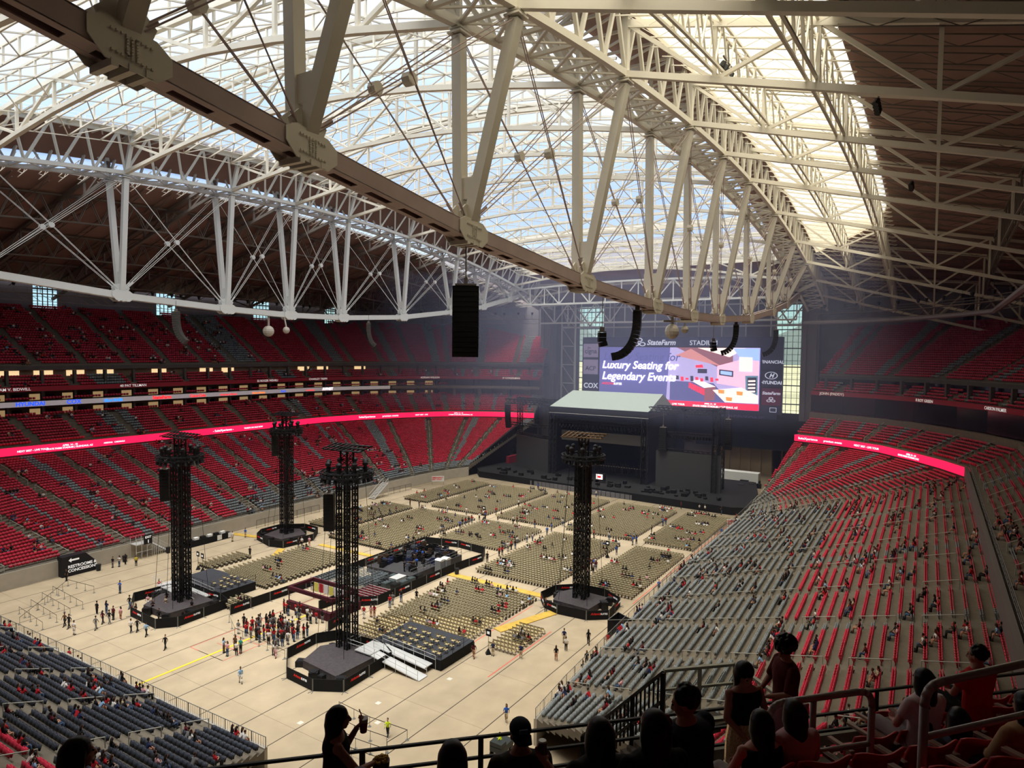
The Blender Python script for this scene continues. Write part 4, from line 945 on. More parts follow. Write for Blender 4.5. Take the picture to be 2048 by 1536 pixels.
strip('floor_tape', [(33.6, 68.7), (63, 68.7)], .34, .012, mat('tape_yellow', (222, 190, 60), .6), label='long yellow line taped across the near floor', cat='tape')
TR = mat('tape_red', (214, 96, 84), .7)
m = MB()
for L in (44.6, 47, 49.4, 51.8, 54.2): m.beam((L, 66.2, .012), (L, 70.8 if L < 54 else 72.4, .012), .07, .01)
m.beam((44.6, 72.4, .012), (66, 72.4, .012), .07, .01); m.beam((44.6, 66.2, .012), (56, 66.2, .012), .07, .01); m.beam((44.6, 66.2, .012), (44.6, 72.4, .012), .07, .01)
m.build('floor_tape', TR, label='thin red tape grid on the floor around the yellow line', cat='tape')
m = MB()
m.beam((58, 39.3, .012), (72, 39.3, .012), .12, .01); m.beam((86.5, 34.3, .012), (143, 34.3, .012), .12, .01); m.beam((64, 45.6, .012), (78, 45.6, .012), .1, .01); m.beam((55, 77, .012), (80, 77, .012), .1, .01)
m.build('floor_tape', TR, label='red tape lines edging the blocks of chairs', cat='tape')
m = MB()
for x, y in ((47.6, 45.4), (55.4, 42.5), (45, 43), (41, 49)): m.box((x, y, .006), (.5, .5, .012))
m.build('floor_plate', mat('plate', (206, 200, 186), .5), label='small pale square cover plates set in the near floor', cat='cover plate')

# black platforms with ramps
def platform(name, x0, x1, y0, y1, lb, ramp_side):
    e = mbthing(name, lb, 'platform', ((x0+x1)/2, (y0+y1)/2, 0)); cx, cy_ = (x0+x1)/2, (y0+y1)/2
    m = MB(); m.box((0, 0, .6), (x1-x0, y1-y0, 1.16)); m.build('skirt', BLACK, e)
    m = MB(); m.box((0, 0, 1.18), (x1-x0, y1-y0, .05)); m.build('deck', mat('platform_deck', (52, 54, 60), .7, noise=.15), e)
    m = MB(); h = 1.2
    P = [(x0-cx, y0-cy_), (x1-cx, y0-cy_), (x1-cx, y1-cy_), (x0-cx, y1-cy_)]
    for a, b in ((P[0], P[1]), (P[3], P[0])):
        A = Vector((*a, h)); Bq = Vector((*b, h)); n = int((Bq-A).length/2)
        for i in range(n+1): p = A.lerp(Bq, i/n); m.tube(p, p+Vector((0, 0, 1)), .03, n=5)
        for z in (.5, 1): m.tube(A+Vector((0, 0, z)), Bq+Vector((0, 0, z)), .025, n=4)
    m.build('guard_rail', BLK2, e)
    r = MB(); q = MB(); s = 1 if ramp_side > 0 else -1; xr = x0-cx
    # landing plus two sloping runs folding back beside the deck
    r.box((xr-1.6, y1-cy_-1.2, 1.1), (3.2, 2.4, .12)); ya = y1-cy_-1.4
    r.beam((xr-.8, ya-1, 1.12), (xr-.8, ya-7.4, .62), 1.4, .1); r.beam((xr-2.4, ya-8.0, .06), (xr-2.4, ya-.2, 1.1), 1.4, .1)
    for xx in (xr-.1, xr-1.6, xr-3.1):
        z0, z1 = (1.12, .62) if xx > xr-1 else (1.12, .1)
        A = Vector((xx, ya, z0)); Bq = Vector((xx, ya-7.8, z1))
        for i in range(6): p = A.lerp(Bq, i/5); q.tube((p.x, p.y, 0), p+Vector((0, 0, 1)), .03, n=5)
        for z in (.55, 1): q.tube(A+Vector((0, 0, z)), Bq+Vector((0, 0, z)), .03, n=5)
    A = Vector((xr-3.1, ya+2.6, 1.1)); Bq = Vector((xr, ya+2.6, 1.1))
    for z in (.55, 1): q.tube(A+Vector((0, 0, z)), Bq+Vector((0, 0, z)), .03, n=5); q.tube((xr-3.1, ya, 1.1+z), (xr-3.1, ya+2.6, 1.1+z), .03, n=5)
    r.build('ramp', ALU, e); q.build('ramp_rail', ALU, e)
platform('viewing_platform', 56.2, 62.4, 44.3, 54.2, 'raised black platform with silver ramp beside the nearest block of chairs', 1)
platform('viewing_platform', 55.2, 60.8, 82.2, 92.8, 'raised black platform with silver ramp behind the left front tower', 1)

# barricade panels with the sponsor word on them
LOGR = mat('logo_red', (224, 44, 40), .6)
def panel(A, Bq, h, label, group, cat='barricade panel', logo=True, z=0):
    A = Vector((*A, z)); Bq = Vector((*Bq, z)); d = Bq-A; L = d.length; e = mbthing('barricade_panel', label, cat, (A+Bq)/2, group, math.atan2(d.y, d.x))
    m = MB(); m.box((0, 0, h/2+.03), (L-.06, .06, h)); ec = m.build('cloth', BLACK, e)
    m = MB()
    for s in (-L/2+.04, L/2-.04): m.box((s, 0, h/2), (.05, .08, h+.05)); m.box((s, -.25, .02), (.06, .6, .04))
    m.build('post', GREYM, e)
    if logo and L > 2.2:
        for s, rr in ((-1, (1, 0, 0)), (1, (-1, 0, 0))):
            text('Arizona', 'logo_red', .40, LOGR, (-.95 if s < 0 else .95, s*.05, h*.55), rr, (0, 0, 1), ec, 'LEFT', .008, .3, .01)
            text('SUITES', 'logo_white', .32, WTX, (.35 if s < 0 else -.35, s*.05, h*.55), rr, (0, 0, 1), ec, 'LEFT', 0, 0, .01)
def fenced(pts, h, label, group, closed=True, maxl=3.2):
    P = pts+[pts[0]] if closed else pts
    for i, (a, b) in enumerate(zip(P, P[1:])):
        L = math.dist(a, b); n = max(1, round(L/maxl))
        for k in range(n): panel((a[0]+(b[0]-a[0])*k/n, a[1]+(b[1]-a[1])*k/n), (a[0]+(b[0]-a[0])*(k+1)/n, a[1]+(b[1]-a[1])*(k+1)/n), h, label, group, logo=(k+i) % 2 == 0)

# ------------------------------------------------------------------ delay towers
def tower(cx, cy_, oct_, lb, lab2, plat, arr, zt):
    fenced(oct_, 1.25, 'black barricade panel around the base of the '+lb, 'barricade panels around the '+lb)
    e = mbthing('delay_tower', 'tall black truss tower with lamp crown, '+lb, 'tower', (cx, cy_, 0))
    m = MB(); m.prism([(a-cx, b-cy_) for a, b in plat], 0, .9); m.build('base_deck', mat('tower_deck', (66, 60, 62), .7, noise=.2), e)
    for i, (dx, dy) in enumerate(((-.55, -.55), (.55, -.55), (.55, .55), (-.55, .55))):
        m = MB(); truss_tower(m, dx*1.15, dy*1.15, .9, zt-3, .42, .06, .75); m.build('mast', BLK2, e)
    m = MB()
    for z in np.arange(1.5, zt-3, 2.2): m.beam((-.8, -.8, z), (.8, .8, z), .1); m.beam((-.8, .8, z), (.8, -.8, z), .1)
    m.build('mast_bracing', BLK2, e)
    m = MB(); zr = zt-3
    n = 10; ring = [(2.8*math.cos(2*PI*k/n), 2.8*math.sin(2*PI*k/n), zr) for k in range(n)]
    for k in range(n): a, b = ring[k], ring[(k+1) % n]; truss_h(m, a, b, .5, .06, .8); m.beam((0, 0, zr), a, .12)
    m.build('lamp_ring', BLK2, e)
    for k in range(20):
        a = 2*PI*k/20; m = MB(); m.tube((2.6*math.cos(a), 2.6*math.sin(a), zr-.35), (2.75*math.cos(a), 2.75*math.sin(a), zr-.85), .2, .26, n=7); m.box((2.6*math.cos(a), 2.6*math.sin(a), zr-.25), (.4, .4, .2)); m.build('lamp', BLK2, e)
    for k in range(8):
        a = 2*PI*(k+.5)/8; m = MB(); m.beam((2.2*math.cos(a), 2.2*math.sin(a), zr+.2), (2.2*math.cos(a), 2.2*math.sin(a), zr+.9), .3); m.ball((2.2*math.cos(a), 2.2*math.sin(a), zr+1.2), .34, 7, 5); m.build('moving_light', BLK2, e)
    m = MB(); truss_tower(m, 0, 0, zr, zt, 1.0, .08, .8); m.build('crown_mast', BLK2, e)
    m = MB()
    for y in (-.9, 0, .9): m.beam((-.4+y*.9, -3.3, zt+.05+y*.25), (.4+y*.9, 3.3, zt-.25+y*.25), .4, .12)
    for y in np.arange(-2.8, 3, .7): m.beam((-1.2, y, zt-.3), (1.2, y, zt+.2), .12)
    m.build('roof_frame', mat('tower_wood', (86, 62, 36), .7) if cx > 80 and cy_ < 60 else BLK2, e)
    m = MB()
    for dx, dy in ((1.6, 1.2), (-1.6, 1.2), (1.6, -1.2), (-1.6, -1.2), (0, 2)): m.tube((dx, dy, zr), (dx*1.6, dy*1.8, .9), .03, n=4)
    m.build('guy_cable', BLK2, e)
    for k in range(9):
        a, b = plat[k % len(plat)], plat[(k+1) % len(plat)]; t = R.random(); p = (a[0]+(b[0]-a[0])*t, a[1]+(b[1]-a[1])*t); q = (p[0]+(p[0]-cx)*.14, p[1]+(p[1]-cy_)*.14); h = R.uniform(.5, 1.1)
        m = MB(); w, dd = R.uniform(.6, 1.1), R.uniform(.6, 1.2); m.box((q[0], q[1], h/2), (w, dd, h), R.random()); m.box((q[0], q[1], h+.02), (w*.8, dd*.8, .05), R.random())
        m.build('equipment_case', BLK2, label='black equipment case inside the fence of the '+lb, cat='flight case', group='equipment cases of the '+lb)
    z, n, rz = arr
    array('tower_loudspeaker', n, 1.15, .42, .9, .02, 'black line array hanging on the '+lb, (cx+.2, cy_-.2, z) if cx > 80 and cy_ < 60 else (cx-1.2, cy_+1.6, z), rz, hang=1.5)
tower(53.6, 56, [(45.9, 57), (45.6, 52.6), (47.2, 49.8), (54.8, 50.2), (56, 52.5), (55.6, 59.5), (53.4, 61), (48.9, 60.6)], 'near centre tower', '', [(48.4, 57.4), (47.8, 51.6), (54.6, 51.4), (54.6, 56.8), (51.9, 58.6)], (18.6, 10, PI+.6), 24)
tower(51.3, 85.1, [(45.6, 87.3), (45.2, 80.8), (47.1, 79.1), (54.3, 79.4), (55, 82), (54.6, 89), (53.2, 91.3), (48.5, 92)], 'left front tower', '', [(47.4, 87.5), (47.6, 82), (53.6, 81.4), (54, 87.8), (51, 89.6)], (18.7, 10, PI+.7), 23.4)
tower(82.6, 40.4, [(78.4, 44), (77.4, 41.4), (77.7, 37.2), (79.6, 34.8), (84.6, 35.4), (86.6, 38.6), (86.4, 42.6), (84, 45.2), (80.4, 45.6)], 'right tower', '', [(79.6, 43.2), (79.2, 37.6), (84.6, 37.2), (85, 42.8), (82.6, 44)], (19.2, 12, PI-.1), 23.7)
tower(81.2, 100.6, [(77.1, 103.8), (75.6, 98.4), (76.4, 95.6), (82.6, 95), (86.3, 98), (86.6, 102), (83.6, 105.6), (79.4, 105.6)], 'far left tower', '', [(78, 103), (77.8, 98), (82.6, 97), (84.6, 101), (82.4, 104)], (20, 11, PI+.7), 23.2)

# ------------------------------------------------------------------ fenced mixing area in the middle
GP = 'barricade panels around the mixing area'
fenced([(65.2, 76.6), (92.6, 76.8), (94.2, 70.5), (93.4, 64.2), (90.2, 62.4), (83.5, 63.2), (66.3, 63.4), (64.6, 65.2), (65.0, 68.4), (60.5, 68.6)], 1.3, 'black barricade panel around the central mixing area', GP, closed=False)
fenced([(60.5, 63.2), (56.5, 62.4)], 1.3, 'black barricade panel between merchandise stall and near centre tower', 'barricade panels by the merchandise stall', False)
fenced([(53, 77), (65.2, 76.6)], 1.3, 'black barricade panel along the left block of chairs', 'barricade panels along the left block', False)
e = mbthing('mixing_platform', 'dark raised mixing platform with railings in the centre of the floor', 'platform', (82, 70, 0))
m = MB(); m.box((0, 0, .5), (13, 9, 1)); m.build('deck', mat('mix_deck', (58, 56, 58), .7, noise=.2), e)
m = MB()
for y in (-4.5, 4.5):
    for z in (1.5, 2): m.beam((-6.5, y, z), (6.5, y, z), .05)
    for x in np.arange(-6.5, 6.6, 1.6): m.beam((x, y, 1), (x, y, 2), .05)
m.build('railing', GREYM, e)
m = MB(); m.box((-7.6, -3, .45), (2.2, 1.6, .9)); m.box((-7.6, -3, 1), (2.2, 1.6, .06)); m.build('steps', ALU, e)
for k in range(64):
    x, y = R.uniform(76.2, 88.2), R.uniform(66, 74.2); h = R.uniform(.5, 1.1); m = MB(); w, dd = R.uniform(.6, 1.6), R.uniform(.5, 1.1); z0 = 1.0
    m.box((x, y, z0+h/2), (w, dd, h), R.random()*.4); m.box((x-.05, y, z0+h+.08), (w*.7, dd*.8, .1), R.random()*.4, 0, .3)
    m.build('mixing_console', R.choice([BLK2, BLK2, mat('console_grey', (92, 96, 106), .5), mat('tarp_dark', (50, 52, 62), .7), mat('tarp_blue', (36, 42, 72), .6), mat('case_brown', (70, 54, 42), .6), BLK2]), label='dark mixing console or rack on the central mixing platform', cat='equipment', group='consoles on the mixing platform')
for k, (x, y) in enumerate([(72+1.7*(i % 4)-.3*(i//4), 65.3+1.5*(i//4)) for i in range(20)]):
    m = MB(); h = R.uniform(.7, 1.0); m.box((x, y, h/2), (1.2, .9, h)); m.box((x, y, h+.02), (1.0, .7, .05)); m.box((x, y, h+.05), (.5, .4, .04))
    m.build('equipment_case', mat('case_green', (70, 78, 80), .5) if k % 3 else BLK2, label='flight case parked in the fenced mixing area', cat='flight case', group='flight cases in the mixing area')
e = mbthing('steel_frames', 'stacked galvanised steel frames left of the mixing platform', 'steel frames', (69, 71.5, 0))
m = MB()
for i in range(16):
    for z in (.3, .8, 1.3, 1.8): m.beam((-3.8+i*.5, -4, z), (-3.8+i*.5, 4, z), .06)
for y in np.arange(-4, 4.1, 1):
    for z in (.3, 1.8): m.beam((-3.8, y, z), (3.8, y, z), .06)
    m.beam((-3.8, y, 0), (-3.8, y, 2), .06); m.beam((3.8, y, 0), (3.8, y, 2), .06)
m.build('rails', mat('galvanised', (140, 148, 152), .4, metal=.4), e)
e = mbthing('red_dollies', 'rows of dark red folded dollies inside the near end of the fence', 'dollies', (67.5, 65.4, 0))
m = MB()
for i in range(6):
    for j in range(5): m.box((-1.6+i*.7, -1+j*.8, .6), (.5, .65, .9))
m.build('dolly_body', mat('dolly_red', (96, 30, 34), .6), e); m = MB()
for i in range(6): m.beam((-1.6+i*.7, -1.5, 1.1), (-1.6+i*.7, 2.6, 1.1), .05)
m.build('dolly_rail', ALU, e)
for k in range(2):
    e = mbthing('portable_toilet', 'grey portable toilet with white roof, %s of the pair' % ('left' if k else 'right'), 'portable toilet', (81.6+.0*k+1.0*(1-k)*1.2, 64.4+.3*k, 0))
    m = MB(); m.box((0, 0, 1.05), (1.1, 1.1, 2.1)); m.build('cabin', mat('toilet_grey', (140, 142, 144), .6), e)
    m = MB(); m.loft([((0, -.58, 2.1), .58, .18, Vector((1, 0, 0)), Vector((0, 0, 1))), ((0, .58, 2.1), .58, .18, Vector((1, 0, 0)), Vector((0, 0, 1)))], n=12); m.build('roof', WHITE, e)
    m = MB(); m.box((-.57, 0, 1.0), (.04, .8, 1.8)); m.build('door', mat('toilet_door', (126, 128, 130), .6), e)
# merchandise stall
e = mbthing('merchandise_stall', 'maroon-draped stall with bright shirt display behind the queue', 'stall', (61.5, 68.6, 0))
m = MB(); m.box((-2.6, 0, .55), (.5, 8.4, 1.1)); m.box((0, -4.1, .55), (5, .5, 1.1)); m.build('counter', mat('maroon_cloth', (66, 18, 30), .8), e)
m = MB(); m.box((-2.4, 0, 2.7), (.3, 8.6, .5)); m.box((1.8, 0, 2.7), (.3, 8.6, .5))
for y in (-4.2, 4.2): m.box((-.2, y, 2.7), (4.2, .3, .4)); m.box((-2.4, y, 1.3), (.1, .1, 2.6)); m.box((1.8, y, 1.3), (.1, .1, 2.6))
m.build('canopy_frame', mat('maroon_cloth', (0, 0, 0)), e)
for j in range(8): m = MB(); m.box((1.6, -3.6+j*1.0, 1.8), (.05, .8, 1.2)); m.build('shirt', [mat('shirt_white', (210, 204, 206), .7), mat('shirt_red', (176, 34, 50), .7), mat('shirt_yellow', (206, 196, 96), .7)][(0, 1, 0, 0, 2, 0, 1, 2)[j]], e)

# ------------------------------------------------------------------ left side details
e = mbthing('restroom_sign', 'big black box sign reading RESTROOMS & CONCESSIONS with a white arrow', 'sign', (50, 110.9, 0), None, 0)
m = MB(); m.raw([(-2.4, -.6, 0), (2.4, -.6, 0), (2.4, -.6, 1.6), (1.0, -.6, 3.1), (-2.4, -.6, 3.1), (-2.4, .9, 0), (2.4, .9, 0), (2.4, .9, 1.6), (1, .9, 3.1), (-2.4, .9, 3.1)], [(0, 1, 2, 3, 4), (9, 8, 7, 6, 5), (0, 5, 6, 1), (1, 6, 7, 2), (2, 7, 8, 3), (3, 8, 9, 4), (4, 9, 5, 0)]); m.build('sign_box', mat('sign_black', (26, 26, 32), .6), e)
text('RESTROOMS &\nCONCESSIONS', 'sign_lettering', .62, WTX, (-1.6, -.64, 1.25), (1, 0, 0), (0, 0, 1), e, 'LEFT', .015, 0, .01)
m = MB(); m.raw([(-1.5, -.64, 2.45), (-1.1, -.64, 2.8), (-1.1, -.64, 2.58), (-.0, -.64, 2.58), (0, -.64, 2.32), (-1.1, -.64, 2.32), (-1.1, -.64, 2.1)], [(0, 1, 2, 3, 4, 5, 6)][::-1]); m.build('sign_arrow', WTX, e)
e = mbthing('exit_stair', 'silver stair platform with black EXIT sign against the left wall', 'stairs', (60.6, 110.8, 0))
m = MB()
for i in range(9): m.box((.6+i*.35, 0, 2.3-i*.26), (.35, 1.6, .06)); m.beam((.6+i*.35, -.8, 0), (.6+i*.35, -.8, 3.3-i*.26), .05)
m.box((-.8, 0, 2.4), (2.6, 1.8, .1))
for x in np.arange(-2.1, .6, .9):
    for y in (-.9, .9): m.beam((x, y, 0), (x, y, 3.4), .07)
for z in (1.2, 2.9, 3.4): m.beam((-2.1, -.9, z), (.6, -.9, z), .06); m.beam((-2.1, -.9, .1), (.6, -.9, 2.3), .05)
m.beam((.6, -.8, 3.4), (3.6, -.8, 1.2), .06); m.beam((.6, -.8, 2.9), (3.6, -.8, .7), .05)
m.build('stair_frame', ALU, e); m = MB(); m.box((-.2, -1.0, 3.1), (1.4, .08, 1.6)); m.build('exit_board', mat('sign_black', (0, 0, 0)), e); text('EXIT', 'sign_lettering', .5, WTX, (-.7, -1.06, 3.3), (1, 0, 0), (0, 0, 1), e, 'LEFT', .015, 0, .01)
text('I', 'sign_lettering', .7, WTX, (-.25, -1.06, 2.5), (1, 0, 0), (0, 0, 1), e, 'LEFT', .03, 0, .01)
e = mbthing('white_stair', 'white scaffold stair at the far end of the left wall', 'stairs', (116, 110.6, 0))
m = MB()
for i in range(12): m.box((-2.2+i*.4, 0, .2+i*.26), (.4, 1.6, .06))
for s in (-.8, .8): m.beam((-2.4, s, 1.1), (2.4, s, 4.2), .08); m.beam((-2.4, s, .1), (2.4, s, 3.2), .2); m.beam((2.4, s, 0), (2.4, s, 4.2), .1); m.beam((0, s, 0), (0, s, 1.7), .08)
m.build('stair_frame', ALU, e)
fence('crowd_fence', [(82, 110.5), (90, 110.6), (96, 111), (98, 110.8)], 0, 1.6, 'black metal fence by the left wall, nearer run', 2.2, mt=BLK2, bars=.3, cat='fence')
fence('crowd_fence', [(99, 110.6), (108, 111)], 0, 1.6, 'black metal fence by the left wall, farther run', 2.2, mt=BLK2, bars=.3, cat='fence')
fence('crowd_fence', [(119, 110.4), (127, 110)], 0, 1.6, 'black metal fence right of the white scaffold stair', 2.2, mt=BLK2, bars=.3, cat='fence')
fence('crowd_fence', [(33.8, 87.5), (33.8, 82)], 0, 1.3, 'black metal fence against the near end stand', 2, mt=BLK2, bars=.25, cat='fence')
for k, (x, y, lb) in enumerate(((68, 110.4, 'left of the counter'), (57, 110.6, 'left of the silver exit stair'), (63.6, 109.4, 'at the foot of the silver exit stair'), (52.4, 109.5, 'beside the restroom sign'), (50.6, 90.6, 'at the left corner of the left front tower fence'), (52.0, 90.4, 'behind the left front tower fence'), (100, 72, 'in the middle aisle'), (100.6, 71, 'in the middle aisle, right one'), (82.5, 64.2-2.2, 'beside the portable toilets'))):
    e = mbthing('trash_bin', 'dark round trash bin '+lb, 'bin', (x, y, 0)); m = MB(); m.tube((0, 0, 0), (0, 0, .95), .3, .38, n=12); m.build('body', mat('bin', (34, 38, 46), .5), e); m = MB(); m.tube((0, 0, .95), (0, 0, 1.02), .4, .36, n=12); m.build('rim', BLK2, e)
e = mbthing('service_counter', 'black draped counter with boxes by the left wall', 'counter', (71, 109.4, 0))
m = MB(); m.box((0, 0, .55), (8.6, .9, 1.1)); m.build('counter_drape', BLACK, e)
for k in range(6): m = MB(); m.box((-3.6+k*1.3, 0, 1.3), (.8, .6, .4)); m.build('goods', WHITE if k % 2 else BLK2, e)
for k in range(2): m = MB(); m.box((2+k*2.2, -.48, .6), (.9, .03, .9)); m.build('poster', WHITE, e)
def stand_sign(x, y, label, h=2.2, txt='14'):
    e = mbthing('section_sign', label, 'sign', (x, y, 0)); m = MB(); m.tube((0, 0, 0), (0, 0, h), .03, n=6); m.loft([((0, 0, 0), .45, .45, Vector((1, 0, 0)), Vector((0, 1, 0))), ((0, 0, .6), .1, .1, Vector((1, 0, 0)), Vector((0, 1, 0)))], n=4); m.build('stand', BLK2, e)
    m = MB(); m.box((0, 0, h+.3), (.06, .7, .8)); m.build('board', BLK2, e); m = MB(); m.box((-.05, 0, h+.3), (.02, .35, .3)); m.build('mark', WTX, e)
for x, y, l in ((62.6, 42.4, 'black section sign on a stand left of the small chair block'), (61.4, 97.3, 'black section sign at the left small chair block, left one'), (61.2, 95.8, 'black section sign at the left small chair block, right one'), (86, 55.5, 'black section sign at the front of the right middle block'), (104, 46, 'black section sign in the right floor aisle'), (113, 78, 'black section sign in the far left floor aisle')): stand_sign(x, y, l)
for (x, y, t, lb, rz) in ((136, 108.6, 'EMERGENCY\nEXIT ONLY', 'white emergency exit sign near the stage on the left', 0), (134.5, 32.2, 'EMERGENCY\nEXIT ONLY', 'white emergency exit sign at the front of the right stand', 0)):
    e = mbthing('emergency_sign', lb, 'sign', (x, y, 0), None, -.9); m = MB(); m.box((0, 0, 1.6), (3.2, .08, 1.4)); m.build('board', WHITE, e); text(t, 'sign_lettering', .5, LOGR, (-1.5, -.06, 1.75), (1, 0, 0), (0, 0, 1), e, 'LEFT', .015, 0, .01)
    m = MB(); m.beam((-1.5, 0, 0), (-1.5, 0, 1.5), .07); m.beam((1.5, 0, 0), (1.5, 0, 1.5), .07); m.build('post', GREYM, e)
panel((116.5, 32.6), (119.5, 32.6), 1.2, 'short black barricade panel beside the right floor aisle', None)
e = mbthing('black_booth', 'open-topped black triangular booth at the edge of the right stand', 'booth', (74.6, 31.0, 0)); m = MB(); m.raw([(-1.4, 1.2, 0), (1.6, 1.1, 0), (.4, -1.2, 0), (-1.4, 1.2, 2.7), (1.6, 1.1, 2.7), (.4, -1.2, 2.7)], [(0, 3, 4, 1), (1, 4, 5, 2), (2, 5, 3, 0)]); m.build('booth_wall', mat('sign_black', (0, 0, 0)), e)
m = MB()
for a, b in (((-1.4, 1.2), (1.6, 1.1)), ((1.6, 1.1), (.4, -1.2)), ((.4, -1.2), (-1.4, 1.2))): m.beam((*a, 2.72), (*b, 2.72), .07)
m.build('booth_edge', GREYM, e)
# queue stanchions
def stanch(pts, label, h=1.0):
    e = mbthing('queue_barrier', label, 'queue barrier', (*pts[0], 0)); o = Vector((*pts[0], 0)); P = []
    for a, b in zip(pts, pts[1:]):
        n = max(1, round(math.dist(a, b)/2)); P += [(a[0]+(b[0]-a[0])*i/n, a[1]+(b[1]-a[1])*i/n) for i in range(n)]
    P.append(pts[-1])
    for p in P: m = MB(); q = Vector((*p, 0))-o; m.tube(q, q+Vector((0, 0, .03)), .17, n=10); m.tube(q, q+Vector((0, 0, h)), .025, n=5); m.build('post', GREYM, e)
    m = MB()
    for a, b in zip(P, P[1:]): m.beam(Vector((*a, h-.06))-o, Vector((*b, h-.06))-o, .012, .06)
    m.build('belt', BLK2, e)
for k in range(4): stanch([(38+k*2.0, 100+k*1.6), (38+k*2.0-.6, 92+k*1.0)], 'belt barrier line at the left edge, number %s from the stand' % ('one', 'two', 'three', 'four')[k])
stanch([(36.5, 96), (40, 99.5), (46.5, 106), (47.2, 100)], 'belt barrier running along the left queue area')
for k, (L, a, b) in enumerate(((44.4, 47.5, 38.8), (42.6, 47, 39.6), (41.2, 45, 38.4), (40, 44, 38))): stanch([(L, a), (L-.3, (a+b)/2), (L, b)]+([(L-2.4, b+.2)] if k == 0 else []), ('outermost', 'second', 'third', 'fourth')[k]+' belt barrier row in front of the near railing')
stanch([(48.8, 60.9), (49.2, 66), (49.5, 71), (51.5, 75)], 'belt barrier beside the waiting crowd')
# service cart
e = mbthing('service_cart', 'small dark cart on the near floor by the right stand', 'cart', (47.4, 30.6, 0)); m = MB(); m.box((0, 0, .8), (2.0, 1.2, .5)); m.box((-.6, 0, 1.2), (.8, 1.2, .4)); m.build('body', mat('cart_dark', (40, 46, 46), .5), e)
for x in (-.7, .7):
    for y in (-.55, .55): m = MB(); m.tube((x, y-.06, .3), (x, y+.06, .3), .3, n=12); m.build('wheel', BLK2, e)

# ------------------------------------------------------------------ people, small in the picture
SKC = [srgb(c) for c in ((176, 128, 104), (150, 104, 80), (120, 82, 62), (196, 150, 126))]
HRC = [srgb(c) for c in ((22, 16, 16), (34, 24, 20), (58, 40, 30))]
X3, Y3, Z3 = Vector((1, 0, 0)), Vector((0, 1, 0)), Vector((0, 0, 1))
def small_person(pose, top, bot, skin, hair, lng, shoes, n=6):
    m = MB()
    def limb(pts, rs, c):
        for (a, b), (r0, r1) in zip(zip(pts, pts[1:]), zip(rs, rs[1:])):
            k = len(m.v); m.tube(a, b, r0, r1, n=n); m.c += [c]*(len(m.v)-k)
    def lof(rings, c):
        k = len(m.v); m.loft(rings, n=8); m.c += [c]*(len(m.v)-k)
    def bal(c0, r, c):
        k = len(m.v); m.ball(c0, r, 8, 6); m.c += [c]*(len(m.v)-k)
    sit = pose.startswith('sit'); hz = .52 if sit else .92; lean = {'sit': .04, 'sit2': -.10, 'sit3': .16}.get(pose, 0)
    sh = Vector((lean+ (0.02 if sit else 0), 0, hz+.52)); hd = sh+Vector((.02+lean*.3, 0, .27)); x0 = -.05 if sit else 0
    if sit:
        for s in (-1, 1):
            w = .09 if pose != 'sit2' else .14
            limb([(x0, s*.09, hz), (.40, s*w, hz+.03), (.44, s*w, .06)], [.09, .07, .05], bot); k = len(m.v); m.box((.50, s*w, .05), (.24, .09, .09)); m.c += [shoes]*(len(m.v)-k)
    else:
        st_ = {'walk': .26, 'stand': .03, 'stand2': .02}.get(pose, .03)
        for s in (-1, 1):
            f = s*st_; limb([(0, s*.09, hz), (f*.5+.03*(pose == 'walk'), s*.1, .48), (f, s*.11, .07)], [.1, .075, .05], bot); k = len(m.v); m.box((f+.05, s*.11, .04), (.25, .09, .08)); m.c += [shoes]*(len(m.v)-k)
    lof([((x0, 0, hz-.06), .13, .17, X3, Y3)], bot) if 0 else None
    lof([((x0, 0, hz-.08), .12, .16, X3, Y3), ((x0, 0, hz+.06), .12, .165, X3, Y3)], bot)
    lof([((x0, 0, hz+.04), .115, .16, X3, Y3), ((x0+lean*.5, 0, hz+.25), .11, .15, X3, Y3), (sh-Vector((0, 0, .08)), .12, .20, X3, Y3), (sh+Vector((0, 0, .02)), .08, .15, X3, Y3), (sh+Vector((0, 0, .06)), .05, .06, X3, Y3)], top)
    limb([sh+Vector((0, 0, .04)), hd-Vector((0, 0, .08))], [.055, .05], skin)
    bal(hd, (.10, .08, .125), skin)
    bal(hd+Vector((-.025, 0, .03)), (.105, .095, .12), hair)
    if lng: lof([(hd+Vector((-.07, 0, .06)), .06, .1, X3, Y3), (hd+Vector((-.11, 0, -.1)), .05, .11, X3, Y3), (hd+Vector((-.12, 0, -.30)), .035, .10, X3, Y3)], hair)
    for s in (-1, 1):
        S0 = sh+Vector((0, s*.2, -.03))
        if pose == 'sit' or pose == 'sit3': E_, Hn = sh+Vector((.08, s*.25, -.28)), Vector((.30, s*.13, hz+.12))
        elif pose == 'sit2': E_, Hn = sh+Vector((.05, s*.26, -.28)), Vector((.20, s*.05, hz+.28))
        elif pose == 'walk': E_, Hn = sh+Vector((-s*.12, s*.24, -.27)), sh+Vector((-s*.16+.08, s*.24, -.5))
        elif pose == 'stand2': E_, Hn = sh+Vector((.05, s*.25, -.26)), sh+Vector((.27, s*.08, -.14))
        else: E_, Hn = sh+Vector((-.02, s*.24, -.28)), sh+Vector((.03, s*.23, -.53))
        limb([S0, E_], [.05, .042], top); limb([E_, Hn], [.04, .03], skin if lng or pose != 'walk' else top); bal(Hn, (.045, .03, .05), skin)
    return m
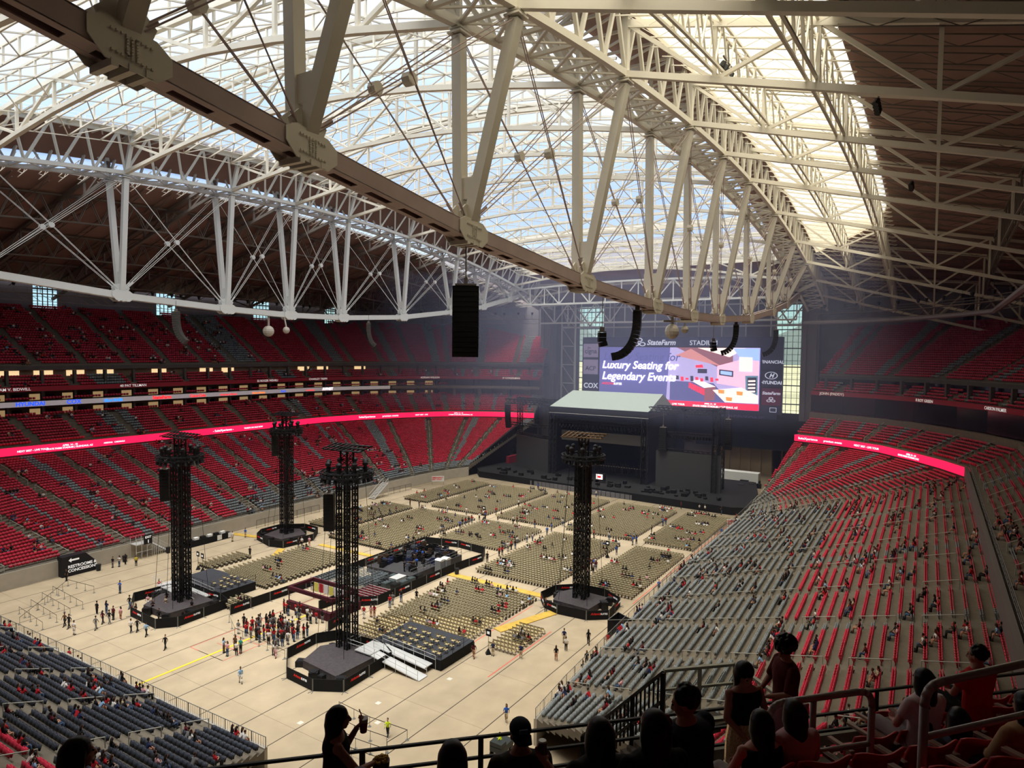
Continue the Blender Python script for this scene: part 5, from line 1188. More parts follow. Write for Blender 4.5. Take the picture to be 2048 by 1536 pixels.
CCOL = {'black': (24, 22, 24), 'white': (215, 210, 205), 'red': (176, 28, 38), 'maroon': (92, 22, 32), 'navy': (34, 44, 80), 'blue': (44, 92, 180), 'light blue': (140, 176, 210), 'grey': (112, 110, 110), 'pink': (214, 160, 166), 'beige': (176, 158, 130), 'yellow': (206, 186, 50), 'teal': (54, 140, 130), 'denim': (62, 82, 112), 'brown': (96, 66, 48), 'skin': (170, 122, 98), 'camouflage': (128, 116, 94), 'neon yellow': (210, 232, 40)}
def CC(k): return srgb(CCOL[k])
def person(loc, face, pose, top, bot, hair=None, lng=None, label=None, group=None, shoes=None):
    lng = R.random() < .5 if lng is None else lng
    m = small_person(pose, CC(top), CC(bot), R.choice(SKC), R.choice(HRC), lng, CC(shoes) if shoes else CC(R.choice(['black', 'white', 'black'])))
    o = m.build('person', ATTR, smooth=True, label=label, cat='person', group=group); o.location = loc; o.rotation_euler.z = face; s = R.uniform(.94, 1.04); o.scale = (s, s, s); return o
def DZ(x, y): return (x/3.4133, 1000+y/3.4133)
def FLR(px, z=0):
    q = Fv+Xv*(px[0]-1024)/1330-Yv*(px[1]-768)/1330; return EYE+q*((z-EYE.z)/q.z)
# standing people on the open floor: x, y on the floor, facing (deg), pose, top, bottom, long hair, label
WK = [
 (49.2, 96.9, 200, 'stand2', 'blue', 'denim', 0, 'person in blue shirt and jeans beside the left belt barriers'),
 (50.6, 87.5, 20, 'walk', 'black', 'black', 1, 'person in black walking, behind the couple in pink and beige'),
 (46.9, 90.0, 20, 'walk', 'black', 'denim', 0, 'person in black shirt and jeans walking left of centre of the open floor'),
 (45.9, 86.6, 200, 'stand2', 'black', 'black', 1, 'person all in black looking at a phone on the left open floor'),
 (47.8, 86.0, 250, 'stand2', 'black', 'black', 1, 'person all in black right of the group in pink and beige'),
 (48.6, 88.6, 200, 'walk', 'pink', 'white', 1, 'person in pink top and white skirt on the left open floor'),
 (49.5, 85.9, 180, 'walk', 'beige', 'beige', 1, 'person in pale beige outfit on the left open floor'),
 (46.5, 82.3, 200, 'walk', 'black', 'black', 0, 'person in black with white shoes holding a white cup'),
 (48.0, 79.4, 30, 'stand2', 'black', 'black', 1, 'person in black top with pale bag near the left front tower'),
 (50.8, 79.6+2.4, 200, 'stand', 'black', 'brown', 0, 'person with black backpack at the corner of the left front tower fence'),
 (52.6, 90.9+2, 200, 'walk', 'red', 'denim', 0, 'person in red shirt and jeans behind the left front tower fence'),
 (55.0, 93.5, 200, 'walk', 'grey', 'black', 0, 'person in dark grey walking away behind the left front tower'),
 (56.3, 93.0, 200, 'walk', 'black', 'denim', 0, 'person in black with a bag behind the left front tower'),
 (43.5, 91.5, 20, 'stand', 'black', 'black', 0, 'person in black standing nearest the belt barriers'),
 (44.2, 90.5, 20, 'stand2', 'navy', 'denim', 1, 'person in navy top and jeans beside a person in black'),
 (43.8, 88.0, 200, 'stand', 'maroon', 'black', 0, 'person in open maroon shirt and black trousers'),
 (44.3, 87.2, 200, 'stand', 'pink', 'skin', 1, 'person in pink top with bare legs beside the maroon shirt'),
 (42.4, 87.8, 20, 'walk', 'maroon', 'black', 1, 'person in maroon top behind a person in grey trousers'),
 (42.8, 87.0, 20, 'walk', 'black', 'grey', 0, 'person in black top and grey trousers on the left floor'),
 (41.0, 86.6, 20, 'walk', 'grey', 'grey', 0, 'person in grey with white shoes near the end stand fence'),
 (39.4, 90.9, 200, 'walk', 'brown', 'black', 0, 'person in brown top walking at the far left edge'),
 (39.4, 89.8, 200, 'walk', 'black', 'black', 0, 'person all in black at the far left edge'),
 (38.8, 87.2, 20, 'stand', 'white', 'white', 0, 'person in white shorts and black vest near the left edge'),
 (42.9, 82.1, 20, 'walk', 'white', 'black', 0, 'person in white shirt and black trousers, left of a pair'),
 (43.5, 81.8, 20, 'walk', 'black', 'black', 0, 'person in black carrying a white bag, right of a pair'),
 (43.4, 79.6, 20, 'walk', 'light blue', 'black', 0, 'person in pale patterned shirt carrying a white bag'),
 (42.7, 74.3, 200, 'walk', 'black', 'black', 0, 'lone person all in black walking across the near left floor'),
 (47.4, 108.5, 200, 'stand', 'black', 'black', 0, 'person in black by the flatbed trolley at the left wall'),
 (54.4, 109.2, 200, 'stand', 'black', 'grey', 0, 'person in black beside the restroom sign, left one'),
 (55.2, 108.8, 200, 'stand2', 'white', 'denim', 1, 'person in white top beside the restroom sign'),
 (56.2, 108.9, 200, 'stand', 'black', 'black', 1, 'person in black beside the restroom sign, right one'),
 (56.9, 107.0, 230, 'stand', 'yellow', 'black', 0, 'person in yellow shirt standing before the left wall'),
 (65.0, 108.4, 200, 'stand', 'red', 'white', 0, 'person in red shirt and white shorts left of the front tower'),
 (70.0, 92.9+3.2, 200, 'stand', 'black', 'black', 0, 'lone person in dark suit in front of the far left tower'),
 (74.0, 106.6, 200, 'stand', 'white', 'beige', 0, 'person in white shirt and shorts before the draped counter'),
 (77.0, 107.0, 200, 'stand', 'blue', 'beige', 0, 'person in blue shirt at the right end of the draped counter'),
 (45.9, 67.9, 300, 'stand2', 'light blue', 'brown', 1, 'person in light blue top with brown boots in the small group'),
 (45.6, 66.8, 200, 'stand', 'pink', 'denim', 1, 'person with long hair in jeans nearest in the small group'),
 (47.0, 67.4, 200, 'stand', 'brown', 'brown', 1, 'person in rust-coloured outfit at the back of the small group'),
 (46.2, 66.0, 30, 'stand2', 'white', 'black', 0, 'person in white shirt and black shorts in the small group'),
 (46.9, 66.2, 200, 'stand', 'teal', 'black', 0, 'person in teal top at the right of the small group'),
 (48.6, 62.6, 30, 'stand2', 'white', 'black', 1, 'person in white top and black shorts, left of the walking pair'),
 (48.4, 62.0, 30, 'walk', 'white', 'pink', 1, 'person in white top and pink shorts, right of the walking pair'),
 (42.6, 60.2, 240, 'walk', 'light blue', 'white', 0, 'lone person in light blue shirt and white trousers'),
 (50.0, 71.0, 20, 'stand', 'grey', 'white', 0, 'person in grey top and white shorts left of the crowd'),
 (51.5, 72.0, 20, 'stand', 'black', 'black', 0, 'person in black behind the person in white shorts'),
 (77.2, 43.0, 200, 'stand', 'black', 'black', 0, 'person in black standing left of the right tower fence'),
 (70.0, 36.4, 20, 'stand', 'navy', 'beige', 0, 'guard in navy shirt and khaki trousers past the small chair block'),
 (68.2, 35.2, 20, 'stand', 'white', 'black', 0, 'person in white top and black trousers beside the guard'),
 (71.3, 33.8, 20, 'walk', 'black', 'black', 1, 'lone person in black in front of the right tower'),
 (72.0, 31.0+.6, 200, 'walk', 'red', 'skin', 1, 'lone person in red top and shorts near the right stand'),
 (65.4, 35.0, 20, 'stand', 'black', 'skin', 1, 'person in long black top with bare legs on the right floor'),
 (63.6, 38.6, 20, 'stand', 'navy', 'beige', 0, 'guard in navy at the front of the small chair block'),
 (62.5, 42.6-.9, 200, 'stand', 'navy', 'beige', 0, 'guard in navy beside the black section sign'),
 (60.8, 43.2, 20, 'walk', 'maroon', 'skin', 1, 'person in maroon at the corner of the black platform'),
 (66.3, 31.6, 200, 'stand', 'black', 'black', 1, 'person in black, left of a chatting pair'),
 (66.4, 30.9, 200, 'stand', 'black', 'black', 1, 'person with long black hair, right of a chatting pair'),
 (51.7, 31.9+1.0, 200, 'walk', 'blue', 'beige', 1, 'lone person in blue shirt and khakis on the near right floor'),
 (43.8, 40.6, 200, 'walk', 'neon yellow', 'black', 0, 'person in neon yellow vest carrying a black case'),
 (61.9, 61.6, 20, 'stand', 'red', 'white', 0, 'person in red jersey right of the near centre tower'),
 (62.8, 61.2, 20, 'stand', 'pink', 'skin', 1, 'person in pink beside a person in red dress'),
 (63.0, 60.8, 20, 'stand', 'red', 'skin', 1, 'person in red dress right of the near centre tower'),
 (70.4, 59.0+.9, 200, 'stand', 'black', 'black', 0, 'person in black at the left edge of the near chair block'),
 (66.6, 61.4, 200, 'stand', 'red', 'denim', 0, 'person in red at the left edge of the near chair block'),
 (67.6, 61.8, 200, 'stand', 'grey', 'grey', 0, 'person in grey beside the fence of dark red dollies'),
 (69.0, 61.5, 200, 'stand', 'black', 'denim', 0, 'person in black beside the fence of dark red dollies'),
 (93.4, 31.6+1.4, 200, 'stand', 'blue', 'denim', 0, 'person in blue standing before the right stand, nearer one'),
 (101.5, 32.4, 200, 'walk', 'black', 'black', 0, 'person in black walking along the right floor aisle'),
 (104, 31.8, 200, 'stand', 'blue', 'denim', 0, 'person in blue standing before the right stand, farther one'),
 (128.5, 33.2, 20, 'walk', 'blue', 'beige', 0, 'person in blue shirt in the far right floor aisle'),
 (63.6, 29.8+.9, 200, 'stand', 'black', 'black', 0, 'person in black at the right stand table, nearest'),
 (66.0, 30.4, 200, 'stand', 'black', 'black', 0, 'person in black at the right stand table, middle'),
 (67.4, 30.5, 20, 'walk', 'black', 'black', 0, 'person in black at the right stand table, farthest'),
 (57.2, 29.9, 200, 'stand', 'camouflage', 'camouflage', 0, 'soldier in camouflage at the foot of the right stand, nearer one'),
 (58.0, 29.9, 200, 'stand', 'camouflage', 'camouflage', 0, 'soldier in camouflage at the foot of the right stand, farther one'),
 (34.6, 77.0, 20, 'stand', 'camouflage', 'camouflage', 0, 'soldier in camouflage at the near end stand, left one'),
 (34.5, 76.2, 20, 'stand', 'camouflage', 'camouflage', 0, 'soldier in camouflage at the near end stand, right one'),
 (34.8, 79.4, 20, 'stand', 'red', 'black', 0, 'person in red with a black backpack at the near end fence'),
 (34.4, 88.4, 20, 'stand', 'black', 'black', 0, 'person in black at the near end stand corner, left one'),
 (34.3, 87.6, 20, 'stand', 'black', 'black', 0, 'person in black at the near end stand corner, right one'),
 (90.2, 61.9-.4, 200, 'stand', 'black', 'black', 0, 'person in black beside the fence right of the portable toilets'),
 (91, 79.8-1.6, 200, 'stand', 'black', 'grey', 0, 'person in black in the aisle left of the mixing area'),
 (78.2, 93.8, 200, 'stand', 'black', 'black', 0, 'person in black at the front of the far left tower, left one'),
 (78.8, 93.6, 200, 'stand', 'white', 'black', 0, 'person in white at the front of the far left tower'),
 (79.8, 92.8, 200, 'stand', 'pink', 'skin', 1, 'person in pink at the front of the far left tower'),
 (47.2, 31.5-.9, 100, 'sit', 'neon yellow', 'black', 0, 'person in neon yellow vest driving the small cart')]
for x, y, a, po, t, b, lg, lb in WK: person((x, y, 0 if lb.find('cart') < 0 else .55), math.radians(a), po, t, b, None, bool(lg), lb)
# people clustered on the floor: queue, merchandise, aisles
def cluster(pts, group, lbl, tops, bots=('black', 'denim', 'black', 'grey'), face=None, pose=('stand', 'stand2')):
    for x, y in pts:
        t = R.choice(tops); person((x, y, 0), R.uniform(-PI, PI) if face is None else face+R.uniform(-.5, .5), R.choice(pose), t, R.choice(bots), None, None, lbl % t, group+', in '+t)
cluster([(50.0+.72*i+R.uniform(-.2, .2), 63.6+.85*j+R.uniform(-.25, .25)) for i in range(7) for j in range(9) if R.random() < .82], 'people in the dense queue', 'person in a %s top standing in the dense queue between the towers', ['red', 'maroon', 'black', 'red', 'black', 'white', 'grey'], face=.3)
cluster([(57.4+R.uniform(-.5, .7), 65+.55*j) for j in range(14)], 'people at the merchandise stall', 'person in a %s top at the counter of the maroon merchandise stall', ['red', 'red', 'black', 'white'], face=.1)
AIS = [(x, 61.6) for x in (94, 95, 97.5, 98.4, 99, 104, 105, 110, 112.6, 118, 126)]+[(x, 45) for x in (94, 95.5, 96, 96.6, 97.4, 98.2, 106, 113.6, 114.4, 122, 130, 131)]+[(x, 78) for x in (99, 104, 106, 107, 108.2, 109.4, 112, 113.4, 113.8, 118, 127)]+[(x, 95.4) for x in (90, 99, 113)]+[(113.6, y) for y in (50, 53, 55, 56, 57, 66, 70, 71, 83, 88, 99)]+[(146, y) for y in (38, 41, 43, 47, 68, 84)]+[(138, 32.6), (139, 33), (141, 32.8), (142, 33.4)]
for k in range(12): person((R.uniform(76.5, 88), R.uniform(66, 74), 1.02), R.uniform(-1, 1), R.choice(['stand', 'stand2']), 'black' if k % 4 else 'blue', 'black', None, False, 'crew member in %s working on the central mixing platform' % ('black' if k % 4 else 'blue'), 'crew on the mixing platform in '+('black' if k % 4 else 'blue'))
cluster([(a+R.uniform(-.3, .3), b+R.uniform(-.5, .5)) for a, b in AIS], 'people standing in the floor aisles', 'person in a %s top standing in an aisle between the floor chair blocks', ['black', 'red', 'white', 'maroon', 'blue'])
# seated people
TOPS = ['black']*9+['white']*4+['red']*4+['maroon']*2+['grey', 'pink', 'navy', 'light blue', 'beige']
AREAS = {'right lower stand': (500, 'right lower stand'), 'near right club tier': (24, 'x'), 'near end stand': (95, 'x'), 'left lower stand': (330, 'x'), 'left club tier': (110, 'x'), 'left upper deck': (260, 'x'), 'left mezzanine': (40, 'x'), 'right club tier': (0, 'x')}
seated = []
by = {}
for q in SPOTS: by.setdefault(q[4], []).append(q)
for ar, (n, _) in AREAS.items():
    L = [q for q in by.get(ar, []) if inview((q[0], q[1], q[2]+.8), -2)]
    if ar.startswith('left upper'): L = [q for q in L if q[0] < 118]
    if ar == 'left lower stand': L = [q for q in L if q[0] < 138]
    if ar == 'right lower stand': L = [q for q in L if q[0] < 140]
    k = 0; used_ = set()
    while k < n and L:
        j = R.randrange(len(L)); g = R.choice([1, 2, 2, 3, 4])
        for t in range(g):
            if j+t < len(L) and j+t not in used_: used_.add(j+t); q = L[j+t]; seated.append((q[0]+.0, q[1], q[2], q[3], ar, R.choice(TOPS))); k += 1
fl = []
used_ = set()
for _ in range(240):
    j = R.randrange(len(CH)); g = R.choice([1, 2, 3, 3, 4])
    for t in range(g):
        if j+t < len(CH) and j+t not in used_: used_.add(j+t); q = CH[j+t]; fl.append((q[0], q[1], -.03, 0.0, 'floor', R.choice(TOPS)))
seated += fl
def dist(q): return (Vector(q[:3])-EYE).length
seated.sort(key=dist)
WH = {'floor': 'seated on a beige folding chair on the floor'}
NIND = 300-14-sum(1 for o in S.objects if o.name.startswith('person'))
for q in seated[:NIND]:
    person(q[:3], q[3]+R.uniform(-.25, .25), R.choice(['sit', 'sit', 'sit2', 'sit3']), q[5], R.choice(['black', 'denim', 'black', 'skin', 'grey']), None, None, 'person in a %s top %s' % (q[5], WH.get(q[4], 'sitting in the '+q[4])), 'people in %s tops, %s' % (q[5], q[4]))
VS, FS, CS = [], [], []; nv = 0; cache = []
for k in range(40):
    t = R.choice(TOPS); m = small_person(R.choice(['sit', 'sit2', 'sit3']), CC(t), CC(R.choice(['black', 'denim', 'skin'])), R.choice(SKC), R.choice(HRC), R.random() < .5, CC('black'), n=5)
    V = np.array(m.v, np.float32); tri = []
    for f in m.f:
        for j in range(1, len(f)-1): tri.append((f[0], f[j], f[j+1]))
    cache.append((V, np.array(tri, np.int32), np.array(m.c, np.float32)))
for q in seated[NIND:]:
    V, T, C_ = R.choice(cache); a = q[3]+R.uniform(-.3, .3); ca, sa = math.cos(a), math.sin(a)
    W_ = np.stack([V[:, 0]*ca-V[:, 1]*sa+q[0], V[:, 0]*sa+V[:, 1]*ca+q[1], V[:, 2]+q[2]], -1); VS.append(W_); FS.append(T+nv); CS.append(C_); nv += len(V)
prop(link('seated_crowd', npmesh('seated_crowd', np.concatenate(VS), np.concatenate(FS), np.concatenate(CS), ATTR)), 'hundreds of more distant seated spectators scattered over stands and floor', 'crowd', kind='stuff')

# ------------------------------------------------------------------ stage haze
for z0, z1, dn, lb in ((0, 20, .0010, 'thin haze low over the stage'), (20.05, 56, .0056, 'thicker blue smoke haze hanging above the stage')):
    hm = bpy.data.materials.new('haze'); hm.use_nodes = True; t = hm.node_tree; t.nodes.clear(); o_ = N(t, 'ShaderNodeOutputMaterial'); vs = N(t, 'ShaderNodeVolumeScatter')
    vs.inputs['Color'].default_value = (.56, .62, 1, 1); vs.inputs['Density'].default_value = dn; vs.inputs['Anisotropy'].default_value = .2; t.links.new(vs.outputs[0], o_.inputs['Volume'])
    m = MB(); m.box((165, 70, (z0+z1)/2), (72, 214, z1-z0)); m.build('stage_haze', hm, label=lb, cat='haze', kind='stuff')

# ------------------------------------------------------------------ the upper deck we sit in: local frame s = towards the field, r = to the right
SN = Vector((math.cos(PI/4), math.sin(PI/4), 0)); SR = Vector((math.sin(PI/4), -math.cos(PI/4), 0))
def G(s, r, z): return SN*s+SR*r+Vector((0, 0, z))
def fz(s): return 33.2-.5*s
FA = PI/4
dark = mat('deck_concrete', (116, 108, 100), .9, noise=.15, nscale=2)
m = MB()
rows = [1.6+.8*i for i in range(-4, 8)]
for s in rows:
    if s+.4 > 8: continue
    c = G(s-.1, 3, fz(s)-.3); m.box(c, (.82, 22, .6), FA)
c = G(7.95, 3, fz(8)-.5); m.box(c, (.5, 24, .9), FA)
m.build('near_deck_terrace', dark, kind='structure')
m = MB()
for z in (30.02, 29.75, 29.5): m.beam(G(8.25, -9, z), G(8.25, 15, z), .035, .035)
for r in np.arange(-9, 15.1, 1.5): m.beam(G(8.25, r, 29.0), G(8.25, r, 30.0), .05)
m.build('front_rail', mat('rail_dark', (56, 52, 50), .5), label='long dark railing along the front edge of the near deck', cat='railing')
m = MB(); m.beam(G(8.45, -9, 29.25), G(8.45, 15, 29.25), .1, .16); m.build('front_light_bar', mat('bar_pale', (150, 148, 136), .5), label='pale metal ledge just below the near front railing', cat='ledge')
# seats in front of us
def seat_shell(w=.5, h=.44):
    m = MB(); nu, nv = 12, 6
    for side_ in (0, .028):
        for j in range(nv+1):
            v = j/nv
            for i in range(nu+1):
                u = i/nu*2-1; hh = h*(1-.10*abs(u)**3*v-.05*math.cos(u*PI)*v)
                m.v.append((-.05-.10*v*v-.02*math.cos(u*1.5)-side_+.05*abs(u)**2.2, u*w/2*(1-.06*(1-v)), .42+v*hh))
    W_ = nu+1; H_ = (nv+1)*W_
    for j in range(nv):
        for i in range(nu):
            k = j*W_+i; m.f.append((k, k+1, k+W_+1, k+W_)); m.f.append((H_+k, H_+k+W_, H_+k+W_+1, H_+k+1))
    for i in range(nu): a = nv*W_+i; m.f.append((a, a+1, H_+a+1, H_+a)); m.f.append((i, H_+i, H_+i+1, i+1))
    for j in range(nv): a = j*W_; m.f.append((a, a+W_, H_+a+W_, H_+a)); b = a+nu; m.f.append((b, H_+b, H_+b+W_, b+W_))
    m.m = [0]*len(m.f); return m
fred = mat('seat_red_gloss', (196, 36, 48), .35)
sproto = empty('stadium_seat', (0, 0, -50), 'x', 'seat')
seat_shell().build('seat_back', fred, sproto, smooth=True)
m = MB(); m.box((.05, 0, .52), (.05, .42, .26), 0, 0, .38); m.build('seat_pan', fred, sproto)
for s_ in (-1, 1): m = MB(); m.box((.06, s_*.265, .66), (.34, .05, .03), 0, 0, .12); m.box((-.06, s_*.265, .52), (.05, .035, .28)); m.build('armrest', mat('armrest', (168, 132, 120), .5), sproto)
m = MB(); m.box((0, 0, .2), (.06, .06, .42)); m.box((-.04, 0, .42), (.12, .46, .05)); m.build('bracket', BLK2, sproto)
rowspec = [(4.0, 2.1, 6.2, 'fifth'), (4.8, 2.7, 7.2, 'fourth'), (5.6, 5.0, 8.2, 'third'), (6.4, 5.9, 9.2, 'second'), (7.2, 6.7, 10.2, 'front'), (3.2, 1.4, 4.6, 'sixth')]
n = 0
for s, r0, r1, nm in rowspec:
    r = r0
    while r < r1:
        o = sproto if n == 0 else copy_tree(sproto); o.location = G(s+.0, r, fz(s)); o.rotation_euler.z = FA
        o['label'] = 'glossy dark red folding seat in the %s row from the near railing' % nm; o['group'] = 'near red seats, %s row from the railing' % nm; r += .54; n += 1
# looped handrails
def loop_rail(name, pts, mid, posts, label, r=.032, panel_=None):
    e = empty(name, (0, 0, 0), label, 'handrail'); m = MB(); P = [Vector(p) for p in pts]; Q = [P[0]]
    for i in range(1, len(P)-1):
        a, b, c = P[i-1], P[i], P[i+1]; q0 = b+(a-b).normalized()*.16; q1 = b+(c-b).normalized()*.16
        for t in (0, .25, .5, .75, 1): Q.append(q0.lerp(b, t).lerp(b.lerp(q1, t), t))
    Q.append(P[-1])
    for a, b in zip(Q, Q[1:]): m.tube(a, b, r, n=10); m.ball(a, r, 8, 6)
    m.build('rail_loop', mat('rail_steel', (168, 162, 160), .4, metal=.3), e, smooth=True)
    if mid: m = MB(); m.tube(mid[0], mid[1], r*.8, n=8); m.build('mid_bar', mat('rail_steel', (0, 0, 0)), e, smooth=True)
    for a, b in posts: m = MB(); m.tube(a, b, r*.9, n=8); m.build('post', mat('rail_steel', (0, 0, 0)), e, smooth=True)
    if panel_: m = MB(); m.raw([Vector(p) for p in panel_]+[Vector(p)+SN*.01 for p in panel_], [(0, 1, 2, 3), (7, 6, 5, 4), (0, 4, 5, 1), (1, 5, 6, 2), (2, 6, 7, 3), (3, 7, 4, 0)]); m.build('notice_panel', mat('notice', (190, 172, 184), .5), e)
a, b = G(5.25, 3.62, 0), G(5.25, 4.72, 0); Z = lambda v, z: Vector((v.x, v.y, z))
zt_, zb_ = 31.82, 30.5
loop_rail('aisle_handrail', [Z(a, zb_), Z(a, zt_), Z(b, zt_+.02), Z(b, zb_)], (Z(a, 31.3), Z(b, 31.32)), [(Z(a.lerp(b, .42), zb_), Z(a.lerp(b, .42), zt_))], 'looped steel handrail with a pale notice panel behind the two seated girls', panel_=[Z(a.lerp(b, .03), 31.35), Z(a.lerp(b, .38), 31.35), Z(a.lerp(b, .38), 31.78), Z(a.lerp(b, .03), 31.78)])
a, b = G(4.05, 4.1, 0), G(4.3, 6.6, 0)
loop_rail('aisle_handrail', [Z(a, 31.1), Z(a, 32.55), Z(b, 32.6), Z(b, 31.2)], (Z(a, 32.15), Z(b, 32.15)), [], 'looped steel handrail at the right edge in front of the girl in white')
# glass guard and stair rail of the stairway below the deck
gz = 28.3
pts_ = [FLR((1328, 1341), gz), FLR((1470, 1328), gz), FLR((1556, 1392), gz)]
e = empty('glass_guard', (0, 0, 0), 'glass guard with pale metal top rail around the stair below the near deck', 'glass guard')
m = MB()
for p, q in zip(pts_, pts_[1:]): m.beam(p, q, .08, .06)
m.build('top_rail', mat('guard_metal', (176, 176, 164), .4, metal=.3), e)
m = MB()
for p, q in zip(pts_, pts_[1:]): m.beam(p-Z3*.42, q-Z3*.42, .05, .05); m.beam(p-Z3*1.25, q-Z3*1.25, .12, .2)
m.build('lower_rail', mat('guard_metal', (0, 0, 0)), e)
m = MB()
for p in pts_+[pts_[0].lerp(pts_[1], .5)]: m.beam(p, p-Z3*1.3, .07)
m.build('post', mat('guard_metal', (0, 0, 0)), e)
for p, q in zip(pts_, pts_[1:]): m = MB(); m.raw([p, q, q-Z3*1.2, p-Z3*1.2], [(0, 1, 2, 3)]); m.build('glass_panel', MATS['guard_glass'], e)
pa, pb = FLR((1326, 1345), gz), FLR((1165, 1472), 25.2)
m = MB()
for dz in (0, -.62): m.beam(pa+Z3*dz, pb+Z3*dz, .06)
for i in range(22): p = pa.lerp(pb, i/21); m.beam(p, p-Z3*(.95 if i % 7 else 1.2), .035 if i % 7 else .08)
m.build('stair_rail', BLK2, label='black balustrade slanting down beside the glass guard', cat='stair rail')
m = MB()
for i in range(14): p = pa.lerp(pb, i/13)-Z3*1.25+SR*.7; m.box(p, (.5, 1.6, .12), math.atan2((pb-pa).y, (pb-pa).x))
m.build('stair_steps', dark, kind='structure')

# ------------------------------------------------------------------ people close to us
def arm_hand(m, S0, E_, Hn, r, fing, curl, side_):
    m.tube(S0, E_, r, r*.82, n=10); m.ball(E_, r*.84, 8, 6); m.tube(E_, Hn, r*.8, r*.56, n=10); d = (Hn-E_).normalized()
    pz = fing.normalized(); sd_ = pz.cross(Vector(side_)).normalized(); pc = Hn+pz*.045
    m.loft([(Hn-pz*.01, .024, .020, sd_, pz.cross(sd_)), (Hn+pz*.04, .038, .017, sd_, pz.cross(sd_)), (Hn+pz*.085, .040, .014, sd_, pz.cross(sd_))], n=10)
    nrm = pz.cross(sd_)*curl
    for i, L_ in enumerate((.068, .078, .072, .056)):
        b0 = Hn+pz*.08+sd_*(.03-.02*i); j1 = b0+(pz*.8+nrm*.5).normalized()*L_*.5; j2 = j1+(pz*.25+nrm*.95).normalized()*L_*.32; j3 = j2+(-pz*.35+nrm*.8).normalized()*L_*.28
        m.tube(b0-pz*.01, j1, .0092, .0088, n=7); m.tube(j1, j2, .0088, .0082, n=7); m.tube(j2, j3, .0082, .0070, n=7)
        for q in (j1, j2, j3): m.ball(q, .0085, 6, 5)
    t0 = Hn+pz*.02+sd_*.028; t1 = t0+(pz*.5+sd_*.9).normalized()*.035; t2 = t1+(pz*.7+nrm*.6).normalized()*.03; m.tube(t0, t1, .012, .0105, n=7); m.tube(t1, t2, .0105, .008, n=7); m.ball(t1, .0105, 6, 5); m.ball(t2, .008, 6, 5)
def remesh(o, v):
    md = o.modifiers.new('merge', 'REMESH'); md.mode = 'VOXEL'; md.voxel_size = v; md.use_smooth_shade = True
    sm = o.modifiers.new('smooth', 'SMOOTH'); sm.factor = .5; sm.iterations = 2
